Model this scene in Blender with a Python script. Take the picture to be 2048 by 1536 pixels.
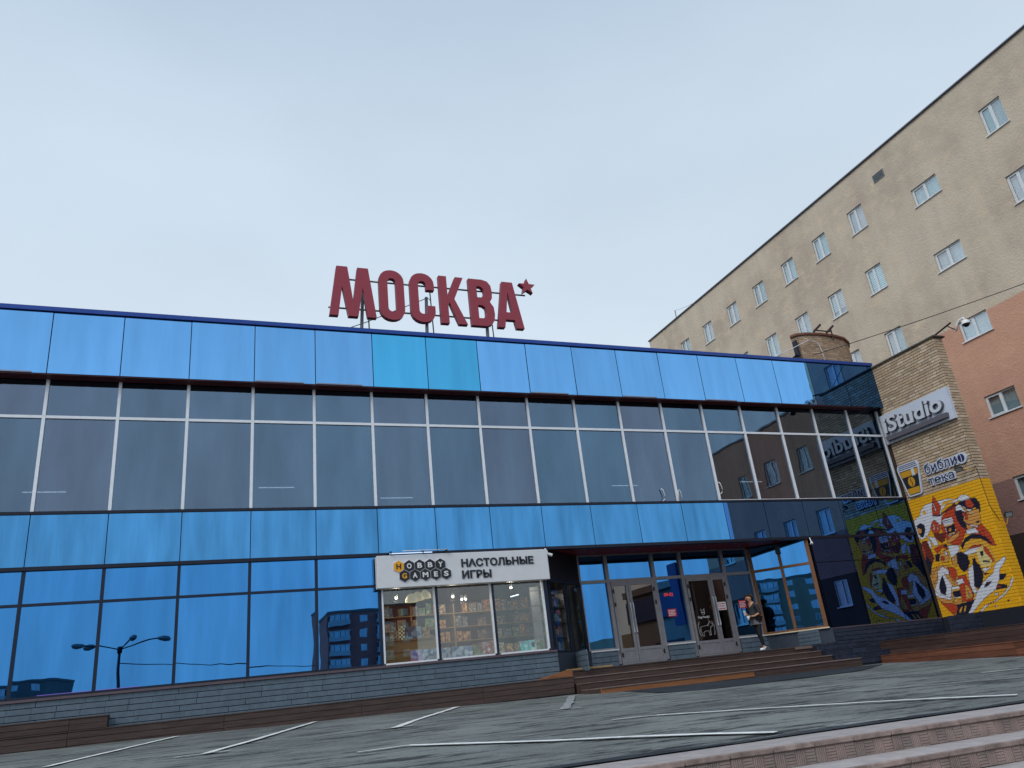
import bpy, bmesh, math, random
from math import radians, sin, cos, pi, atan2, hypot, degrees
from mathutils import Vector, Matrix
from mathutils.geometry import tessellate_polygon

random.seed(7)
scene = bpy.context.scene
for o in list(bpy.data.objects):
    bpy.data.objects.remove(o)
COL = scene.collection

# ------------------------------------------------------------------ camera
# world frame: X along the glass facade, Y towards it, Z up, origin at the lens
PITCH, ROLL, YAW = radians(21.6), radians(-6.5), radians(23.5)
cam_d = bpy.data.cameras.new('camera')
cam_d.sensor_width = 36.0
cam_d.lens = 1544.0 / 2048.0 * 36.0
cam_d.clip_start = 0.05
cam_d.clip_end = 4000.0
cam = bpy.data.objects.new('camera', cam_d)
COL.objects.link(cam)
_f = Vector((sin(YAW) * cos(PITCH), cos(YAW) * cos(PITCH), sin(PITCH)))
_r = Vector((cos(YAW), -sin(YAW), 0))
_u = _r.cross(_f)
_r2 = cos(ROLL) * _r + sin(ROLL) * _u
_u2 = -sin(ROLL) * _r + cos(ROLL) * _u
cam.matrix_world = Matrix(((_r2.x, _u2.x, -_f.x, 0), (_r2.y, _u2.y, -_f.y, 0), (_r2.z, _u2.z, -_f.z, 0), (0, 0, 0, 1)))
scene.camera = cam

# ------------------------------------------------------------------ sky and sun (overcast)
SUN_DIR = Vector((-0.62, -0.40, 0.68)).normalized()
world = bpy.data.worlds.new('World')
scene.world = world
world.use_nodes = True
nt = world.node_tree
nt.nodes.clear()
wo = nt.nodes.new('ShaderNodeOutputWorld')
bg = nt.nodes.new('ShaderNodeBackground')
sky = nt.nodes.new('ShaderNodeTexSky')
sky.sky_type = 'NISHITA'
sky.sun_disc = False
sky.sun_elevation = math.asin(SUN_DIR.z)
sky.sun_rotation = atan2(SUN_DIR.x, SUN_DIR.y) % (2 * pi)
sky.air_density = 1.2
sky.dust_density = 4.0
sky.ozone_density = 1.5
# overcast veil: brighter towards the horizon, faint soft cloud texture
tc = nt.nodes.new('ShaderNodeTexCoord')
sep = nt.nodes.new('ShaderNodeSeparateXYZ')
nt.links.new(tc.outputs['Generated'], sep.inputs[0])
ramp = nt.nodes.new('ShaderNodeValToRGB')
ramp.color_ramp.interpolation = 'EASE'
e = ramp.color_ramp.elements
e[0].position = 0.0; e[0].color = (7.4, 8.3, 9.2, 1)
e[1].position = 0.85; e[1].color = (4.6, 5.9, 7.4, 1)
m1 = e.new(0.30); m1.color = (7.7, 8.8, 9.85, 1)
m2 = e.new(0.58); m2.color = (6.6, 7.85, 9.1, 1)
nt.links.new(sep.outputs['Z'], ramp.inputs[0])
ns = nt.nodes.new('ShaderNodeTexNoise')
ns.inputs['Scale'].default_value = 2.2
ns.inputs['Detail'].default_value = 5.0
ns.inputs['Roughness'].default_value = 0.5
mp = nt.nodes.new('ShaderNodeMapping')
mp.inputs['Scale'].default_value = (1, 1, 2.2)
nt.links.new(tc.outputs['Generated'], mp.inputs[0])
nt.links.new(mp.outputs[0], ns.inputs['Vector'])
mr = nt.nodes.new('ShaderNodeMapRange')
mr.inputs['From Min'].default_value = 0.3
mr.inputs['From Max'].default_value = 0.7
mr.inputs['To Min'].default_value = 0.95
mr.inputs['To Max'].default_value = 1.05
nt.links.new(ns.outputs[0], mr.inputs[0])
mul = nt.nodes.new('ShaderNodeVectorMath'); mul.operation = 'SCALE'
nt.links.new(ramp.outputs[0], mul.inputs[0])
nt.links.new(mr.outputs[0], mul.inputs['Scale'])
mix = nt.nodes.new('ShaderNodeMix'); mix.data_type = 'RGBA'
mix.inputs[0].default_value = 0.9
nt.links.new(sky.outputs[0], mix.inputs[6])
nt.links.new(mul.outputs[0], mix.inputs[7])
nt.links.new(mix.outputs[2], bg.inputs['Color'])
bg.inputs['Strength'].default_value = 0.1
nt.links.new(bg.outputs[0], wo.inputs['Surface'])

sun_d = bpy.data.lights.new('sun', 'SUN')
sun_d.energy = 1.5
sun_d.angle = radians(35)
sun_d.color = (1.0, 0.97, 0.93)
sun = bpy.data.objects.new('sun', sun_d)
COL.objects.link(sun)
sun.rotation_euler = SUN_DIR.to_track_quat('Z', 'Y').to_euler()
sun.location = SUN_DIR * 60

vs = scene.view_settings
vs.view_transform = 'Standard'
vs.look = 'None'
vs.exposure = 0.0
vs.gamma = 1.0
vs.use_curve_mapping = False
scene.cycles.max_bounces = 8
scene.cycles.transparent_max_bounces = 12
scene.cycles.caustics_reflective = False
scene.cycles.caustics_refractive = False
scene.cycles.sample_clamp_indirect = 6.0

# ------------------------------------------------------------------ helpers
WL = {}


def srgb(r, g, b):
    f = lambda c: c / 12.92 if c <= 0.04045 else ((c + 0.055) / 1.055) ** 2.4
    return (f(r / 255), f(g / 255), f(b / 255))


def place(o, loc, parent=None):
    loc = Vector(loc)
    if parent is not None:
        o.parent = parent
        o.location = loc - WL[parent]
    else:
        o.location = loc
    WL[o] = loc
    if o.name not in COL.objects:
        COL.objects.link(o)
    return o


def tag(o, label, cat=None, group=None, kind=None):
    if label: o['label'] = label
    if cat: o['category'] = cat
    if group: o['group'] = group
    if kind: o['kind'] = kind
    return o


def empty(name, loc, label=None, cat=None, group=None):
    o = bpy.data.objects.new(name, None)
    o.empty_display_size = 0.2
    place(o, loc)
    return tag(o, label, cat, group)


def meshobj(name, verts, faces, mat, parent=None, loc=(0, 0, 0), idx=None, smooth=False):
    """verts in world metres; loc becomes the origin"""
    L = Vector(loc)
    me = bpy.data.meshes.new(name)
    me.from_pydata([Vector(v) - L for v in verts], [], faces)
    for m in (mat if isinstance(mat, (list, tuple)) else [mat]):
        me.materials.append(m)
    if idx:
        for p, i in zip(me.polygons, idx): p.material_index = i
    if smooth:
        for p in me.polygons: p.use_smooth = True
    me.update()
    return place(bpy.data.objects.new(name, me), L, parent)


_bc = {}


def box_mesh(sx, sy, sz, mat, bev=0.0):
    key = (round(sx, 3), round(sy, 3), round(sz, 3), mat.name, round(bev, 4))
    if key in _bc: return _bc[key]
    bm = bmesh.new()
    bmesh.ops.create_cube(bm, size=1.0)
    bmesh.ops.scale(bm, vec=(sx, sy, sz), verts=bm.verts)
    if bev > 0:
        bmesh.ops.bevel(bm, geom=list(bm.edges), offset=min(bev, 0.45 * min(sx, sy, sz)), segments=1, affect='EDGES')
    me = bpy.data.meshes.new('box')
    bm.to_mesh(me); bm.free()
    me.materials.append(mat)
    _bc[key] = me
    return me


def box(name, x0, x1, y0, y1, z0, z1, mat, parent=None, rz=0.0, bev=0.0, rot=None):
    me = box_mesh(x1 - x0, y1 - y0, z1 - z0, mat, bev)
    o = bpy.data.objects.new(name, me)
    place(o, ((x0 + x1) / 2, (y0 + y1) / 2, (z0 + z1) / 2), parent)
    if rz: o.rotation_euler.z = rz
    if rot: o.rotation_euler = rot
    return o


def cbox(name, c, s, mat, parent=None, rz=0.0, bev=0.0, rot=None):
    return box(name, c[0] - s[0] / 2, c[0] + s[0] / 2, c[1] - s[1] / 2, c[1] + s[1] / 2, c[2] - s[2] / 2, c[2] + s[2] / 2, mat, parent, rz, bev, rot)


def wallbox(name, p0, p1, s0, s1, off0, off1, z0, z1, mat, parent, bev=0.0):
    """box on the plan line p0->p1: s along it, off to its right-hand (outer) side"""
    d = Vector((p1[0] - p0[0], p1[1] - p0[1])); d.normalize()
    n = Vector((d.y, -d.x))
    c = Vector(p0) + d * (s0 + s1) / 2 + n * (off0 + off1) / 2
    return cbox(name, (c.x, c.y, (z0 + z1) / 2), (s1 - s0, abs(off1 - off0), z1 - z0), mat, parent, atan2(d.y, d.x), bev)


def multi(name, boxes, mat, parent=None, loc=None, extra=None):
    """several boxes (x0,x1,y0,y1,z0,z1) joined as ONE part"""
    V, F = [], []
    for b in boxes:
        i = len(V)
        x0, x1, y0, y1, z0, z1 = b
        V += [(x0, y0, z0), (x1, y0, z0), (x1, y1, z0), (x0, y1, z0), (x0, y0, z1), (x1, y0, z1), (x1, y1, z1), (x0, y1, z1)]
        F += [[i + a for a in f] for f in ((0, 3, 2, 1), (4, 5, 6, 7), (0, 1, 5, 4), (1, 2, 6, 5), (2, 3, 7, 6), (3, 0, 4, 7))]
    if loc is None: loc = V[0]
    return meshobj(name, V, F, mat, parent, loc)


def frame_xyz(plane, u, v, d):
    """plane 'S': faces -Y (u=x); 'W': faces -X (u = -y); d = distance out of the wall"""
    if plane[0] == 'S': return (u, plane[1] - d, v)
    return (plane[1] - d, -u, v)


def prism(name, loops, plane, d0, d1, mat, parent=None, loc=None, edge_mat=None):
    """loops [outer, hole...] of (u,v); extruded between distances d0 (back) and d1 (front)"""
    pts = [p for l in loops for p in l]
    tris = tessellate_polygon([[Vector((p[0], p[1], 0)) for p in l] for l in loops])
    n = len(pts)
    V = [frame_xyz(plane, p[0], p[1], d1) for p in pts] + [frame_xyz(plane, p[0], p[1], d0) for p in pts]
    F, I = [], []
    for t in tris:
        a, b, c = t
        A, B, C = pts[a], pts[b], pts[c]
        if (B[0] - A[0]) * (C[1] - A[1]) - (B[1] - A[1]) * (C[0] - A[0]) < 0: b, c = c, b
        F.append((a, b, c)); F.append((c + n, b + n, a + n)); I += [0, 0]
    s = 0
    for k, l in enumerate(loops):
        m = len(l)
        area = sum(l[i][0] * l[(i + 1) % m][1] - l[(i + 1) % m][0] * l[i][1] for i in range(m))
        flip = (area < 0) ^ (k > 0)
        for i in range(m):
            a, b = s + i, s + (i + 1) % m
            F.append((a, a + n, b + n, b) if not flip else (b, b + n, a + n, a)); I.append(1 if edge_mat else 0)
        s += m
    return meshobj(name, V, F, [mat, edge_mat] if edge_mat else mat, parent, loc or V[0], I)


def tube(name, pts, r, mat, parent=None, sides=6, loc=None, caps=True):
    pts = [Vector(p) for p in pts]
    V, F = [], []
    rr = r if isinstance(r, (list, tuple)) else [r] * len(pts)
    for i, p in enumerate(pts):
        t = (pts[min(i + 1, len(pts) - 1)] - pts[max(i - 1, 0)]).normalized()
        a = t.cross(Vector((0, 0, 1)))
        if a.length < 1e-3: a = Vector((1, 0, 0))
        a.normalize(); b = t.cross(a)
        for k in range(sides):
            w = 2 * pi * k / sides
            V.append(p + (a * cos(w) + b * sin(w)) * rr[i])
    for i in range(len(pts) - 1):
        for k in range(sides):
            k2 = (k + 1) % sides
            F.append((i * sides + k, i * sides + k2, (i + 1) * sides + k2, (i + 1) * sides + k))
    if caps:
        F.append(tuple(reversed(range(sides)))); F.append(tuple(range((len(pts) - 1) * sides, len(pts) * sides)))
    return meshobj(name, V, F, mat, parent, loc or pts[0], smooth=sides > 5)


def sag(a, b, s, n=14):
    a, b = Vector(a), Vector(b)
    return [a.lerp(b, i / n) - Vector((0, 0, 4 * s * (i / n) * (1 - i / n))) for i in range(n + 1)]


_txt = {}


def text_pts(s, bold=0.0):
    key = (s, bold)
    if key in _txt: return _txt[key]
    cu = bpy.data.curves.new('t', 'FONT')
    cu.body = s
    cu.offset = bold
    cu.extrude = 0.5
    cu.resolution_u = 4
    o = bpy.data.objects.new('t', cu)
    COL.objects.link(o)
    dg = bpy.context.evaluated_depsgraph_get()
    dg.update()
    me = o.evaluated_get(dg).to_mesh()
    V = [tuple(v.co) for v in me.vertices]
    F = [tuple(p.vertices) for p in me.polygons]
    o.evaluated_get(dg).to_mesh_clear()
    bpy.data.objects.remove(o)
    _txt[key] = (V, F)
    return V, F


def lettering(name, s, plane, u0, u1, v0, v1, d0, d1, mat, parent=None, bold=0.0, shear=0.0):
    """text scaled to fill u0..u1 x v0..v1"""
    V, F = text_pts(s, bold)
    xs = [v[0] for v in V]; ys = [v[1] for v in V]
    a, b, c, d = min(xs), max(xs), min(ys), max(ys)
    out = []
    for x, y, z in V:
        u = u0 + (x - a) / (b - a) * (u1 - u0)
        v = v0 + (y - c) / (d - c) * (v1 - v0)
        out.append(frame_xyz(plane, u + shear * (v - v0), v, d0 + (z + 0.5) * (d1 - d0)))
    return meshobj(name, out, F, mat, parent, frame_xyz(plane, u0, v0, d0))


# ------------------------------------------------------------------ materials
MATS = {}


def nodes(name):
    m = bpy.data.materials.new(name)
    m.use_nodes = True
    t = m.node_tree
    t.nodes.clear()
    out = t.nodes.new('ShaderNodeOutputMaterial')
    MATS[name] = m
    return m, t, out


def noise(t, scale, stretch=(1, 1, 1), detail=4, rough=0.55, src=None):
    if src is None:
        g = t.nodes.new('ShaderNodeNewGeometry'); src = g.outputs['Position']
    mp = t.nodes.new('ShaderNodeMapping')
    mp.inputs['Scale'].default_value = [scale * s for s in stretch]
    t.links.new(src, mp.inputs[0])
    n = t.nodes.new('ShaderNodeTexNoise')
    n.inputs['Scale'].default_value = 1.0
    n.inputs['Detail'].default_value = detail
    n.inputs['Roughness'].default_value = rough
    t.links.new(mp.outputs[0], n.inputs['Vector'])
    return n.outputs[0]


def rng(t, val, a, b, lo=0.3, hi=0.7):
    r = t.nodes.new('ShaderNodeMapRange')
    r.inputs['From Min'].default_value = lo; r.inputs['From Max'].default_value = hi
    r.inputs['To Min'].default_value = a; r.inputs['To Max'].default_value = b
    t.links.new(val, r.inputs[0])
    return r.outputs[0]


def mixc(t, fac, c1, c2, mode='MIX'):
    m = t.nodes.new('ShaderNodeMix'); m.data_type = 'RGBA'; m.blend_type = mode
    for sock, v in ((m.inputs[0], fac), (m.inputs[6], c1), (m.inputs[7], c2)):
        if isinstance(v, (int, float)): sock.default_value = v
        elif isinstance(v, (tuple, list)): sock.default_value = (*v[:3], 1)
        else: t.links.new(v, sock)
    return m.outputs[2]


def bump(t, h, dist, strength=1.0):
    b = t.nodes.new('ShaderNodeBump')
    b.inputs['Distance'].default_value = dist
    b.inputs['Strength'].default_value = strength
    t.links.new(h, b.inputs['Height'])
    return b.outputs[0]


def mat(name, c, rough=0.6, metal=0.0, var=0.12, scale=3.0, stretch=(1, 1, 1), bmp=0.0, bscale=60.0, bstretch=(1, 1, 1), c2=None, orand=0.0, attr=None, spec=0.4, emit=0.0):
    m, t, out = nodes(name)
    p = t.nodes.new('ShaderNodeBsdfPrincipled')
    p.inputs['Roughness'].default_value = rough
    p.inputs['Metallic'].default_value = metal
    p.inputs['Specular IOR Level'].default_value = spec
    base = c
    if attr:
        a = t.nodes.new('ShaderNodeVertexColor'); a.layer_name = attr; base = a.outputs[0]
    if c2:
        base = mixc(t, rng(t, noise(t, scale, stretch, 5), 0, 1, 0.38, 0.62), base, c2)
    if var:
        n = rng(t, noise(t, scale * 1.7, stretch, 6), 1 - var, 1 + var)
        v = t.nodes.new('ShaderNodeCombineColor')
        for i in range(3): t.links.new(n, v.inputs[i])
        base = mixc(t, 1.0, base, v.outputs[0], 'MULTIPLY')
    if orand:
        oi = t.nodes.new('ShaderNodeObjectInfo')
        r = rng(t, oi.outputs['Random'], 1 - orand, 1 + orand, 0, 1)
        v = t.nodes.new('ShaderNodeCombineColor')
        for i in range(3): t.links.new(r, v.inputs[i])
        base = mixc(t, 1.0, base, v.outputs[0], 'MULTIPLY')
    if isinstance(base, (tuple, list)): p.inputs['Base Color'].default_value = (*base, 1)
    else: t.links.new(base, p.inputs['Base Color'])
    if bmp:
        t.links.new(bump(t, noise(t, bscale, bstretch, 4), bmp), p.inputs['Normal'])
    if emit:
        p.inputs['Emission Color'].default_value = (*c, 1)
        p.inputs['Emission Strength'].default_value = emit
    t.links.new(p.outputs[0], out.inputs[0])
    return m


def mirror(name, tint, rough=0.0, wob=0.004, wscale=0.5, dirt=0.1, dstretch=(2.0, 2.0, 0.25), orand=0.05):
    """coated reflective panel / sun-control glass: tinted metallic reflection with faint streaks and ripple"""
    m, t, out = nodes(name)
    p = t.nodes.new('ShaderNodeBsdfPrincipled')
    p.inputs['Metallic'].default_value = 1.0
    n = rng(t, noise(t, 1.3, dstretch, 5), 1 - dirt, 1 + dirt)
    oi = t.nodes.new('ShaderNodeObjectInfo')
    r = rng(t, oi.outputs['Random'], 1 - orand, 1 + orand, 0, 1)
    mm = t.nodes.new('ShaderNodeMath'); mm.operation = 'MULTIPLY'
    t.links.new(n, mm.inputs[0]); t.links.new(r, mm.inputs[1])
    v = t.nodes.new('ShaderNodeCombineColor')
    for i in range(3): t.links.new(mm.outputs[0], v.inputs[i])
    t.links.new(mixc(t, 1.0, tint, v.outputs[0], 'MULTIPLY'), p.inputs['Base Color'])
    p.inputs['Roughness'].default_value = rough
    if wob:
        t.links.new(bump(t, noise(t, wscale, (1, 1, 1), 2, 0.4), wob), p.inputs['Normal'])
    t.links.new(p.outputs[0], out.inputs[0])
    return m


def glazing(name, refl, trans, wob=0.002, wscale=0.7):
    """clear-ish pane: partial mirror reflection plus tinted see-through"""
    m, t, out = nodes(name)
    g = t.nodes.new('ShaderNodeBsdfGlossy'); g.inputs['Roughness'].default_value = 0.0
    n = rng(t, noise(t, 0.9, (1.5, 1.5, 0.4), 4), 0.88, 1.12)
    v = t.nodes.new('ShaderNodeCombineColor')
    for i in range(3): t.links.new(n, v.inputs[i])
    oi = t.nodes.new('ShaderNodeObjectInfo')
    tinted = mixc(t, oi.outputs['Random'], (refl[0] * 0.88, refl[1] * 1.0, refl[2] * 1.02), (refl[0] * 1.12, refl[1] * 0.97, refl[2] * 0.95))
    t.links.new(mixc(t, 1.0, tinted, v.outputs[0], 'MULTIPLY'), g.inputs['Color'])
    if wob: t.links.new(bump(t, noise(t, wscale, (1, 1, 1), 2, 0.4), wob), g.inputs['Normal'])
    tr = t.nodes.new('ShaderNodeBsdfTransparent'); tr.inputs['Color'].default_value = (*trans, 1)
    a = t.nodes.new('ShaderNodeAddShader')
    t.links.new(g.outputs[0], a.inputs[0]); t.links.new(tr.outputs[0], a.inputs[1])
    t.links.new(a.outputs[0], out.inputs[0])
    return m


def emitter(name, c, s):
    m, t, out = nodes(name)
    e = t.nodes.new('ShaderNodeEmission'); e.inputs['Color'].default_value = (*c, 1); e.inputs['Strength'].default_value = s
    t.links.new(e.outputs[0], out.inputs[0])
    return m


def asphalt_mat(name, c1, c2, c3):
    m, t, out = nodes(name)
    p = t.nodes.new('ShaderNodeBsdfPrincipled'); p.inputs['Roughness'].default_value = 0.85
    p.inputs['Specular IOR Level'].default_value = 0.25
    big = rng(t, noise(t, 0.45, (1, 1, 1), 6, 0.62), 0, 1, 0.40, 0.62)
    mid = rng(t, noise(t, 2.4, (0.32, 1.5, 1), 8, 0.8), 0, 1, 0.50, 0.585)
    fine = rng(t, noise(t, 45, (1, 1, 1), 3), 0.82, 1.18)
    b = mixc(t, big, c1, c2)
    b = mixc(t, mid, b, c3)
    crk = rng(t, noise(t, 1.1, (0.5, 2.2, 1), 9, 0.82), 1, 0, 0.34, 0.43)
    b = mixc(t, crk, b, (c3[0] * 0.6, c3[1] * 0.6, c3[2] * 0.6))
    pale = rng(t, noise(t, 6.0, (0.4, 1.5, 1), 8, 0.8), 0, 0.8, 0.54, 0.64)
    b = mixc(t, pale, b, (c1[0] * 1.35, c1[1] * 1.35, c1[2] * 1.33))
    v = t.nodes.new('ShaderNodeCombineColor')
    for i in range(3): t.links.new(fine, v.inputs[i])
    b = mixc(t, 1.0, b, v.outputs[0], 'MULTIPLY')
    t.links.new(b, p.inputs['Base Color'])
    h = t.nodes.new('ShaderNodeMath'); h.operation = 'ADD'
    t.links.new(noise(t, 3.0, (1, 1, 1), 6, 0.7), h.inputs[0]); t.links.new(noise(t, 60, (1, 1, 1), 3), h.inputs[1])
    t.links.new(bump(t, h.outputs[0], 0.03, 0.7), p.inputs['Normal'])
    t.links.new(p.outputs[0], out.inputs[0])
    return m


def stucco_mat(name, c1, c2, c3, var=0.08):
    m, t, out = nodes(name)
    p = t.nodes.new('ShaderNodeBsdfPrincipled'); p.inputs['Roughness'].default_value = 0.9
    p.inputs['Specular IOR Level'].default_value = 0.2
    a = rng(t, noise(t, 0.33, (1, 1, 1), 6, 0.6), 0, 1, 0.42, 0.62)
    b = rng(t, noise(t, 0.9, (1, 1, 1.6), 7, 0.72), 0, 1, 0.50, 0.66)
    s = rng(t, noise(t, 1.2, (1, 1, 0.12), 5, 0.6), 1 - var, 1 + var)
    col = mixc(t, a, c1, c2)
    col = mixc(t, b, col, c3)
    v = t.nodes.new('ShaderNodeCombineColor')
    for i in range(3): t.links.new(s, v.inputs[i])
    col = mixc(t, 1.0, col, v.outputs[0], 'MULTIPLY')
    t.links.new(col, p.inputs['Base Color'])
    h = t.nodes.new('ShaderNodeMath'); h.operation = 'ADD'
    t.links.new(noise(t, 0.8, (1, 1, 1), 7, 0.7), h.inputs[0]); t.links.new(noise(t, 12, (1, 1, 1), 5, 0.6), h.inputs[1])
    t.links.new(bump(t, h.outputs[0], 0.05, 0.55), p.inputs['Normal'])
    t.links.new(p.outputs[0], out.inputs[0])
    return m


def cover_mat(name, cols, scale):
    """printed game-box cover: blotchy colours"""
    m, t, out = nodes(name)
    p = t.nodes.new('ShaderNodeBsdfPrincipled'); p.inputs['Roughness'].default_value = 0.35
    g = t.nodes.new('ShaderNodeNewGeometry')
    vor = t.nodes.new('ShaderNodeTexVoronoi'); vor.inputs['Scale'].default_value = scale
    t.links.new(g.outputs['Position'], vor.inputs['Vector'])
    r = t.nodes.new('ShaderNodeValToRGB'); r.color_ramp.interpolation = 'LINEAR'
    sc = t.nodes.new('ShaderNodeSeparateColor'); t.links.new(vor.outputs['Color'], sc.inputs[0])
    t.links.new(sc.outputs[0], r.inputs[0])
    el = r.color_ramp.elements
    el[0].color = (*cols[0], 1); el[1].color = (*cols[-1], 1)
    for i, c in enumerate(cols[1:-1]):
        x = el.new((i + 1) / (len(cols) - 1)); x.color = (*c, 1)
    t.links.new(r.outputs[0], p.inputs['Base Color'])
    t.links.new(p.outputs[0], out.inputs[0])
    return m


# facade
SKYBLUE = mirror('blue_mirror_panel', (0.165, 0.43, 0.80), dirt=0.08, wob=0.003, wscale=0.9, orand=0.05)
TEALBLUE = mirror('teal_mirror_panel', (0.08, 0.42, 0.72), dirt=0.07, wob=0.0016)
LOWBLUE = mirror('lower_blue_mirror_panel', (0.078, 0.285, 0.565), dirt=0.24, wob=0.003, wscale=0.9)
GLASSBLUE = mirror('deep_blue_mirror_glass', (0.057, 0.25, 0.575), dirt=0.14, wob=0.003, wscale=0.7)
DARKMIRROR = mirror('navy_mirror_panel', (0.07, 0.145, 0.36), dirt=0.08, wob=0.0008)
DARKREFLBLUE = mirror('blue_panel_dark_reflection_tint', (0.058, 0.185, 0.47), dirt=0.08, wob=0.0010)  # right-end blue fascia; dark reflection of the neighbouring building put into the tint
GREYGLASS = glazing('smoked_window_glass', (0.106, 0.154, 0.213), (0.30, 0.33, 0.36), wob=0.006)
SHOPGLASS = glazing('clear_shop_glass', (0.085, 0.09, 0.09), (0.80, 0.82, 0.80), wob=0.001)
DOORGLASS = glazing('brown_door_glass', (0.12, 0.11, 0.10), (0.50, 0.46, 0.42), wob=0.001)
BLUEMETAL = mat('royal_blue_flashing', srgb(38, 72, 150), 0.35, 0.3, var=0.08)
NAVYMETAL = mat('dark_navy_flashing', srgb(24, 28, 46), 0.4, 0.2)
BLACKFRAME = mat('black_blue_frame', srgb(28, 38, 58), 0.4, 0.3)
WHITEALU = mat('pale_aluminium', srgb(228, 232, 240), 0.4, 0.1, var=0.05)
GREYALU = mat('grey_aluminium', srgb(138, 136, 142), 0.45, 0.2, var=0.1, scale=5)
BROWNFRAME = mat('brown_wood_frame', srgb(112, 74, 44), 0.55, var=0.2, scale=6, stretch=(1, 1, 0.2))
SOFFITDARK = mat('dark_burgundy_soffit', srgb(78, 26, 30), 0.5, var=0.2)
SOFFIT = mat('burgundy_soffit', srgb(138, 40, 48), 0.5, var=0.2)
DARKWALL = mat('dark_interior_wall', srgb(70, 72, 76), 0.8)
BLACKPANEL = mat('black_panel', srgb(22, 22, 28), 0.4)
SILL = mat('cream_sill', srgb(205, 190, 165), 0.6)
WHITESILL = mat('white_metal_sill', srgb(210, 212, 216), 0.5)
BASEFLASH = mat('mauve_brown_flashing', srgb(92, 80, 88), 0.5)
TILE = mat('blue_grey_stone_tile', srgb(88, 104, 118), 0.6, var=0.16, scale=4, orand=0.06, bmp=0.004, bscale=30)
TILEJOINT = mat('dark_tile_joint', srgb(52, 62, 76), 0.8)
NAVYTILE = mat('navy_stone_tile', srgb(40, 48, 66), 0.5, var=0.25, scale=4, orand=0.2, bmp=0.004, bscale=30)
NAVYJOINT = mat('navy_tile_joint', srgb(24, 28, 40), 0.8)
# wood
DECKWOOD = mat('dark_brown_decking', srgb(70, 55, 51), 0.6, var=0.3, scale=5, stretch=(0.25, 1, 2), orand=0.10, bmp=0.004, bscale=22, bstretch=(0.15, 1, 3))
DECKRED = mat('red_brown_decking', srgb(104, 64, 48), 0.6, var=0.3, scale=5, stretch=(1, 0.25, 2), orand=0.22, bmp=0.004, bscale=22, bstretch=(1, 0.15, 3))
DECKDARK = mat('umber_decking', srgb(66, 50, 46), 0.6, var=0.3, scale=5, stretch=(1, 0.25, 2), orand=0.22, bmp=0.004, bscale=22, bstretch=(1, 0.15, 3))
ORANGEWOOD = mat('fresh_orange_wood', srgb(134, 87, 54), 0.6, var=0.22, scale=5, stretch=(0.25, 1, 2), orand=0.1, bmp=0.003, bscale=22, bstretch=(0.15, 1, 3))
TREADEDGE = mat('worn_tread_board', srgb(112, 96, 92), 0.6, var=0.2, orand=0.12)
# ground
ASPHALT = asphalt_mat('worn_grey_asphalt', srgb(130, 136, 135), srgb(108, 113, 113), srgb(50, 54, 57))
ASPHALTNEW = asphalt_mat('dark_patched_asphalt', srgb(60, 66, 74), srgb(50, 56, 64), srgb(42, 46, 54))
PLAZA = asphalt_mat('plaza_paving', srgb(120, 116, 112), srgb(104, 100, 98), srgb(92, 90, 88))
CONCRETE = mat('pale_concrete_tread', srgb(164, 157, 157), 0.85, var=0.16, scale=4, bmp=0.006, bscale=50, orand=0.07)
SLAB = mat('pinkish_brown_step_slab', srgb(152, 132, 126), 0.85, var=0.2, scale=4, c2=srgb(132, 120, 115), orand=0.12, bmp=0.004, bscale=60)
SLABDARK = mat('dirty_step_joint', srgb(70, 62, 60), 0.9)
SLABEDGE = mat('tread_front_edge', srgb(158, 138, 132), 0.85, var=0.25, scale=6, c2=srgb(122, 108, 102), orand=0.1)
# road paint with wear
LINE = mat('worn_white_road_paint', srgb(240, 241, 241), 0.7, var=0.08, scale=9, c2=srgb(214, 217, 217))
LINEOLD = mat('faded_white_road_paint', srgb(168, 172, 172), 0.8, var=0.2, scale=9, c2=srgb(120, 126, 128))
# brick building, tan building
BRICK = mat('tan_brick', (1, 1, 1), 0.85, attr='Col', var=0.12, scale=20, bmp=0.004, bscale=80)
MORTAR = mat('dark_mortar', srgb(54, 45, 38), 0.95)
PAINTED = mat('painted_brick', (1, 1, 1), 0.6, attr='Col', var=0.05, scale=12, bmp=0.003, bscale=60)
COPING = mat('dark_weathered_coping', srgb(84, 80, 74), 0.9, var=0.3, scale=8)
TAN = stucco_mat('tan_stucco', srgb(194, 182, 165), srgb(180, 166, 150), srgb(200, 184, 162))
PINK = stucco_mat('salmon_stucco', srgb(194, 150, 128), srgb(188, 144, 124), srgb(199, 155, 132), 0.05)
MAUVE = stucco_mat('mauve_stucco', srgb(146, 112, 106), srgb(142, 110, 104), srgb(150, 116, 110), 0.05)
UMBER = mat('dark_ground_floor', srgb(58, 44, 42), 0.8)
FLASH = mat('grey_roof_flashing', srgb(140, 142, 152), 0.5, 0.3)
PVC = mat('white_window_frame', srgb(206, 212, 216), 0.5, var=0.04)
PANEGREY = glazing('office_window_glass', (0.21, 0.215, 0.215), (0.78, 0.82, 0.83), wob=0.001)
BLINDW = mat('white_roller_blind', srgb(206, 216, 220), 0.8, var=0.05)
CURTAIN = mat('pale_grey_curtain', srgb(158, 170, 177), 0.9, var=0.08, scale=3, stretch=(1, 6, 0.2))
ROOMDARK = mat('dim_room', srgb(120, 134, 140), 0.9)
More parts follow.
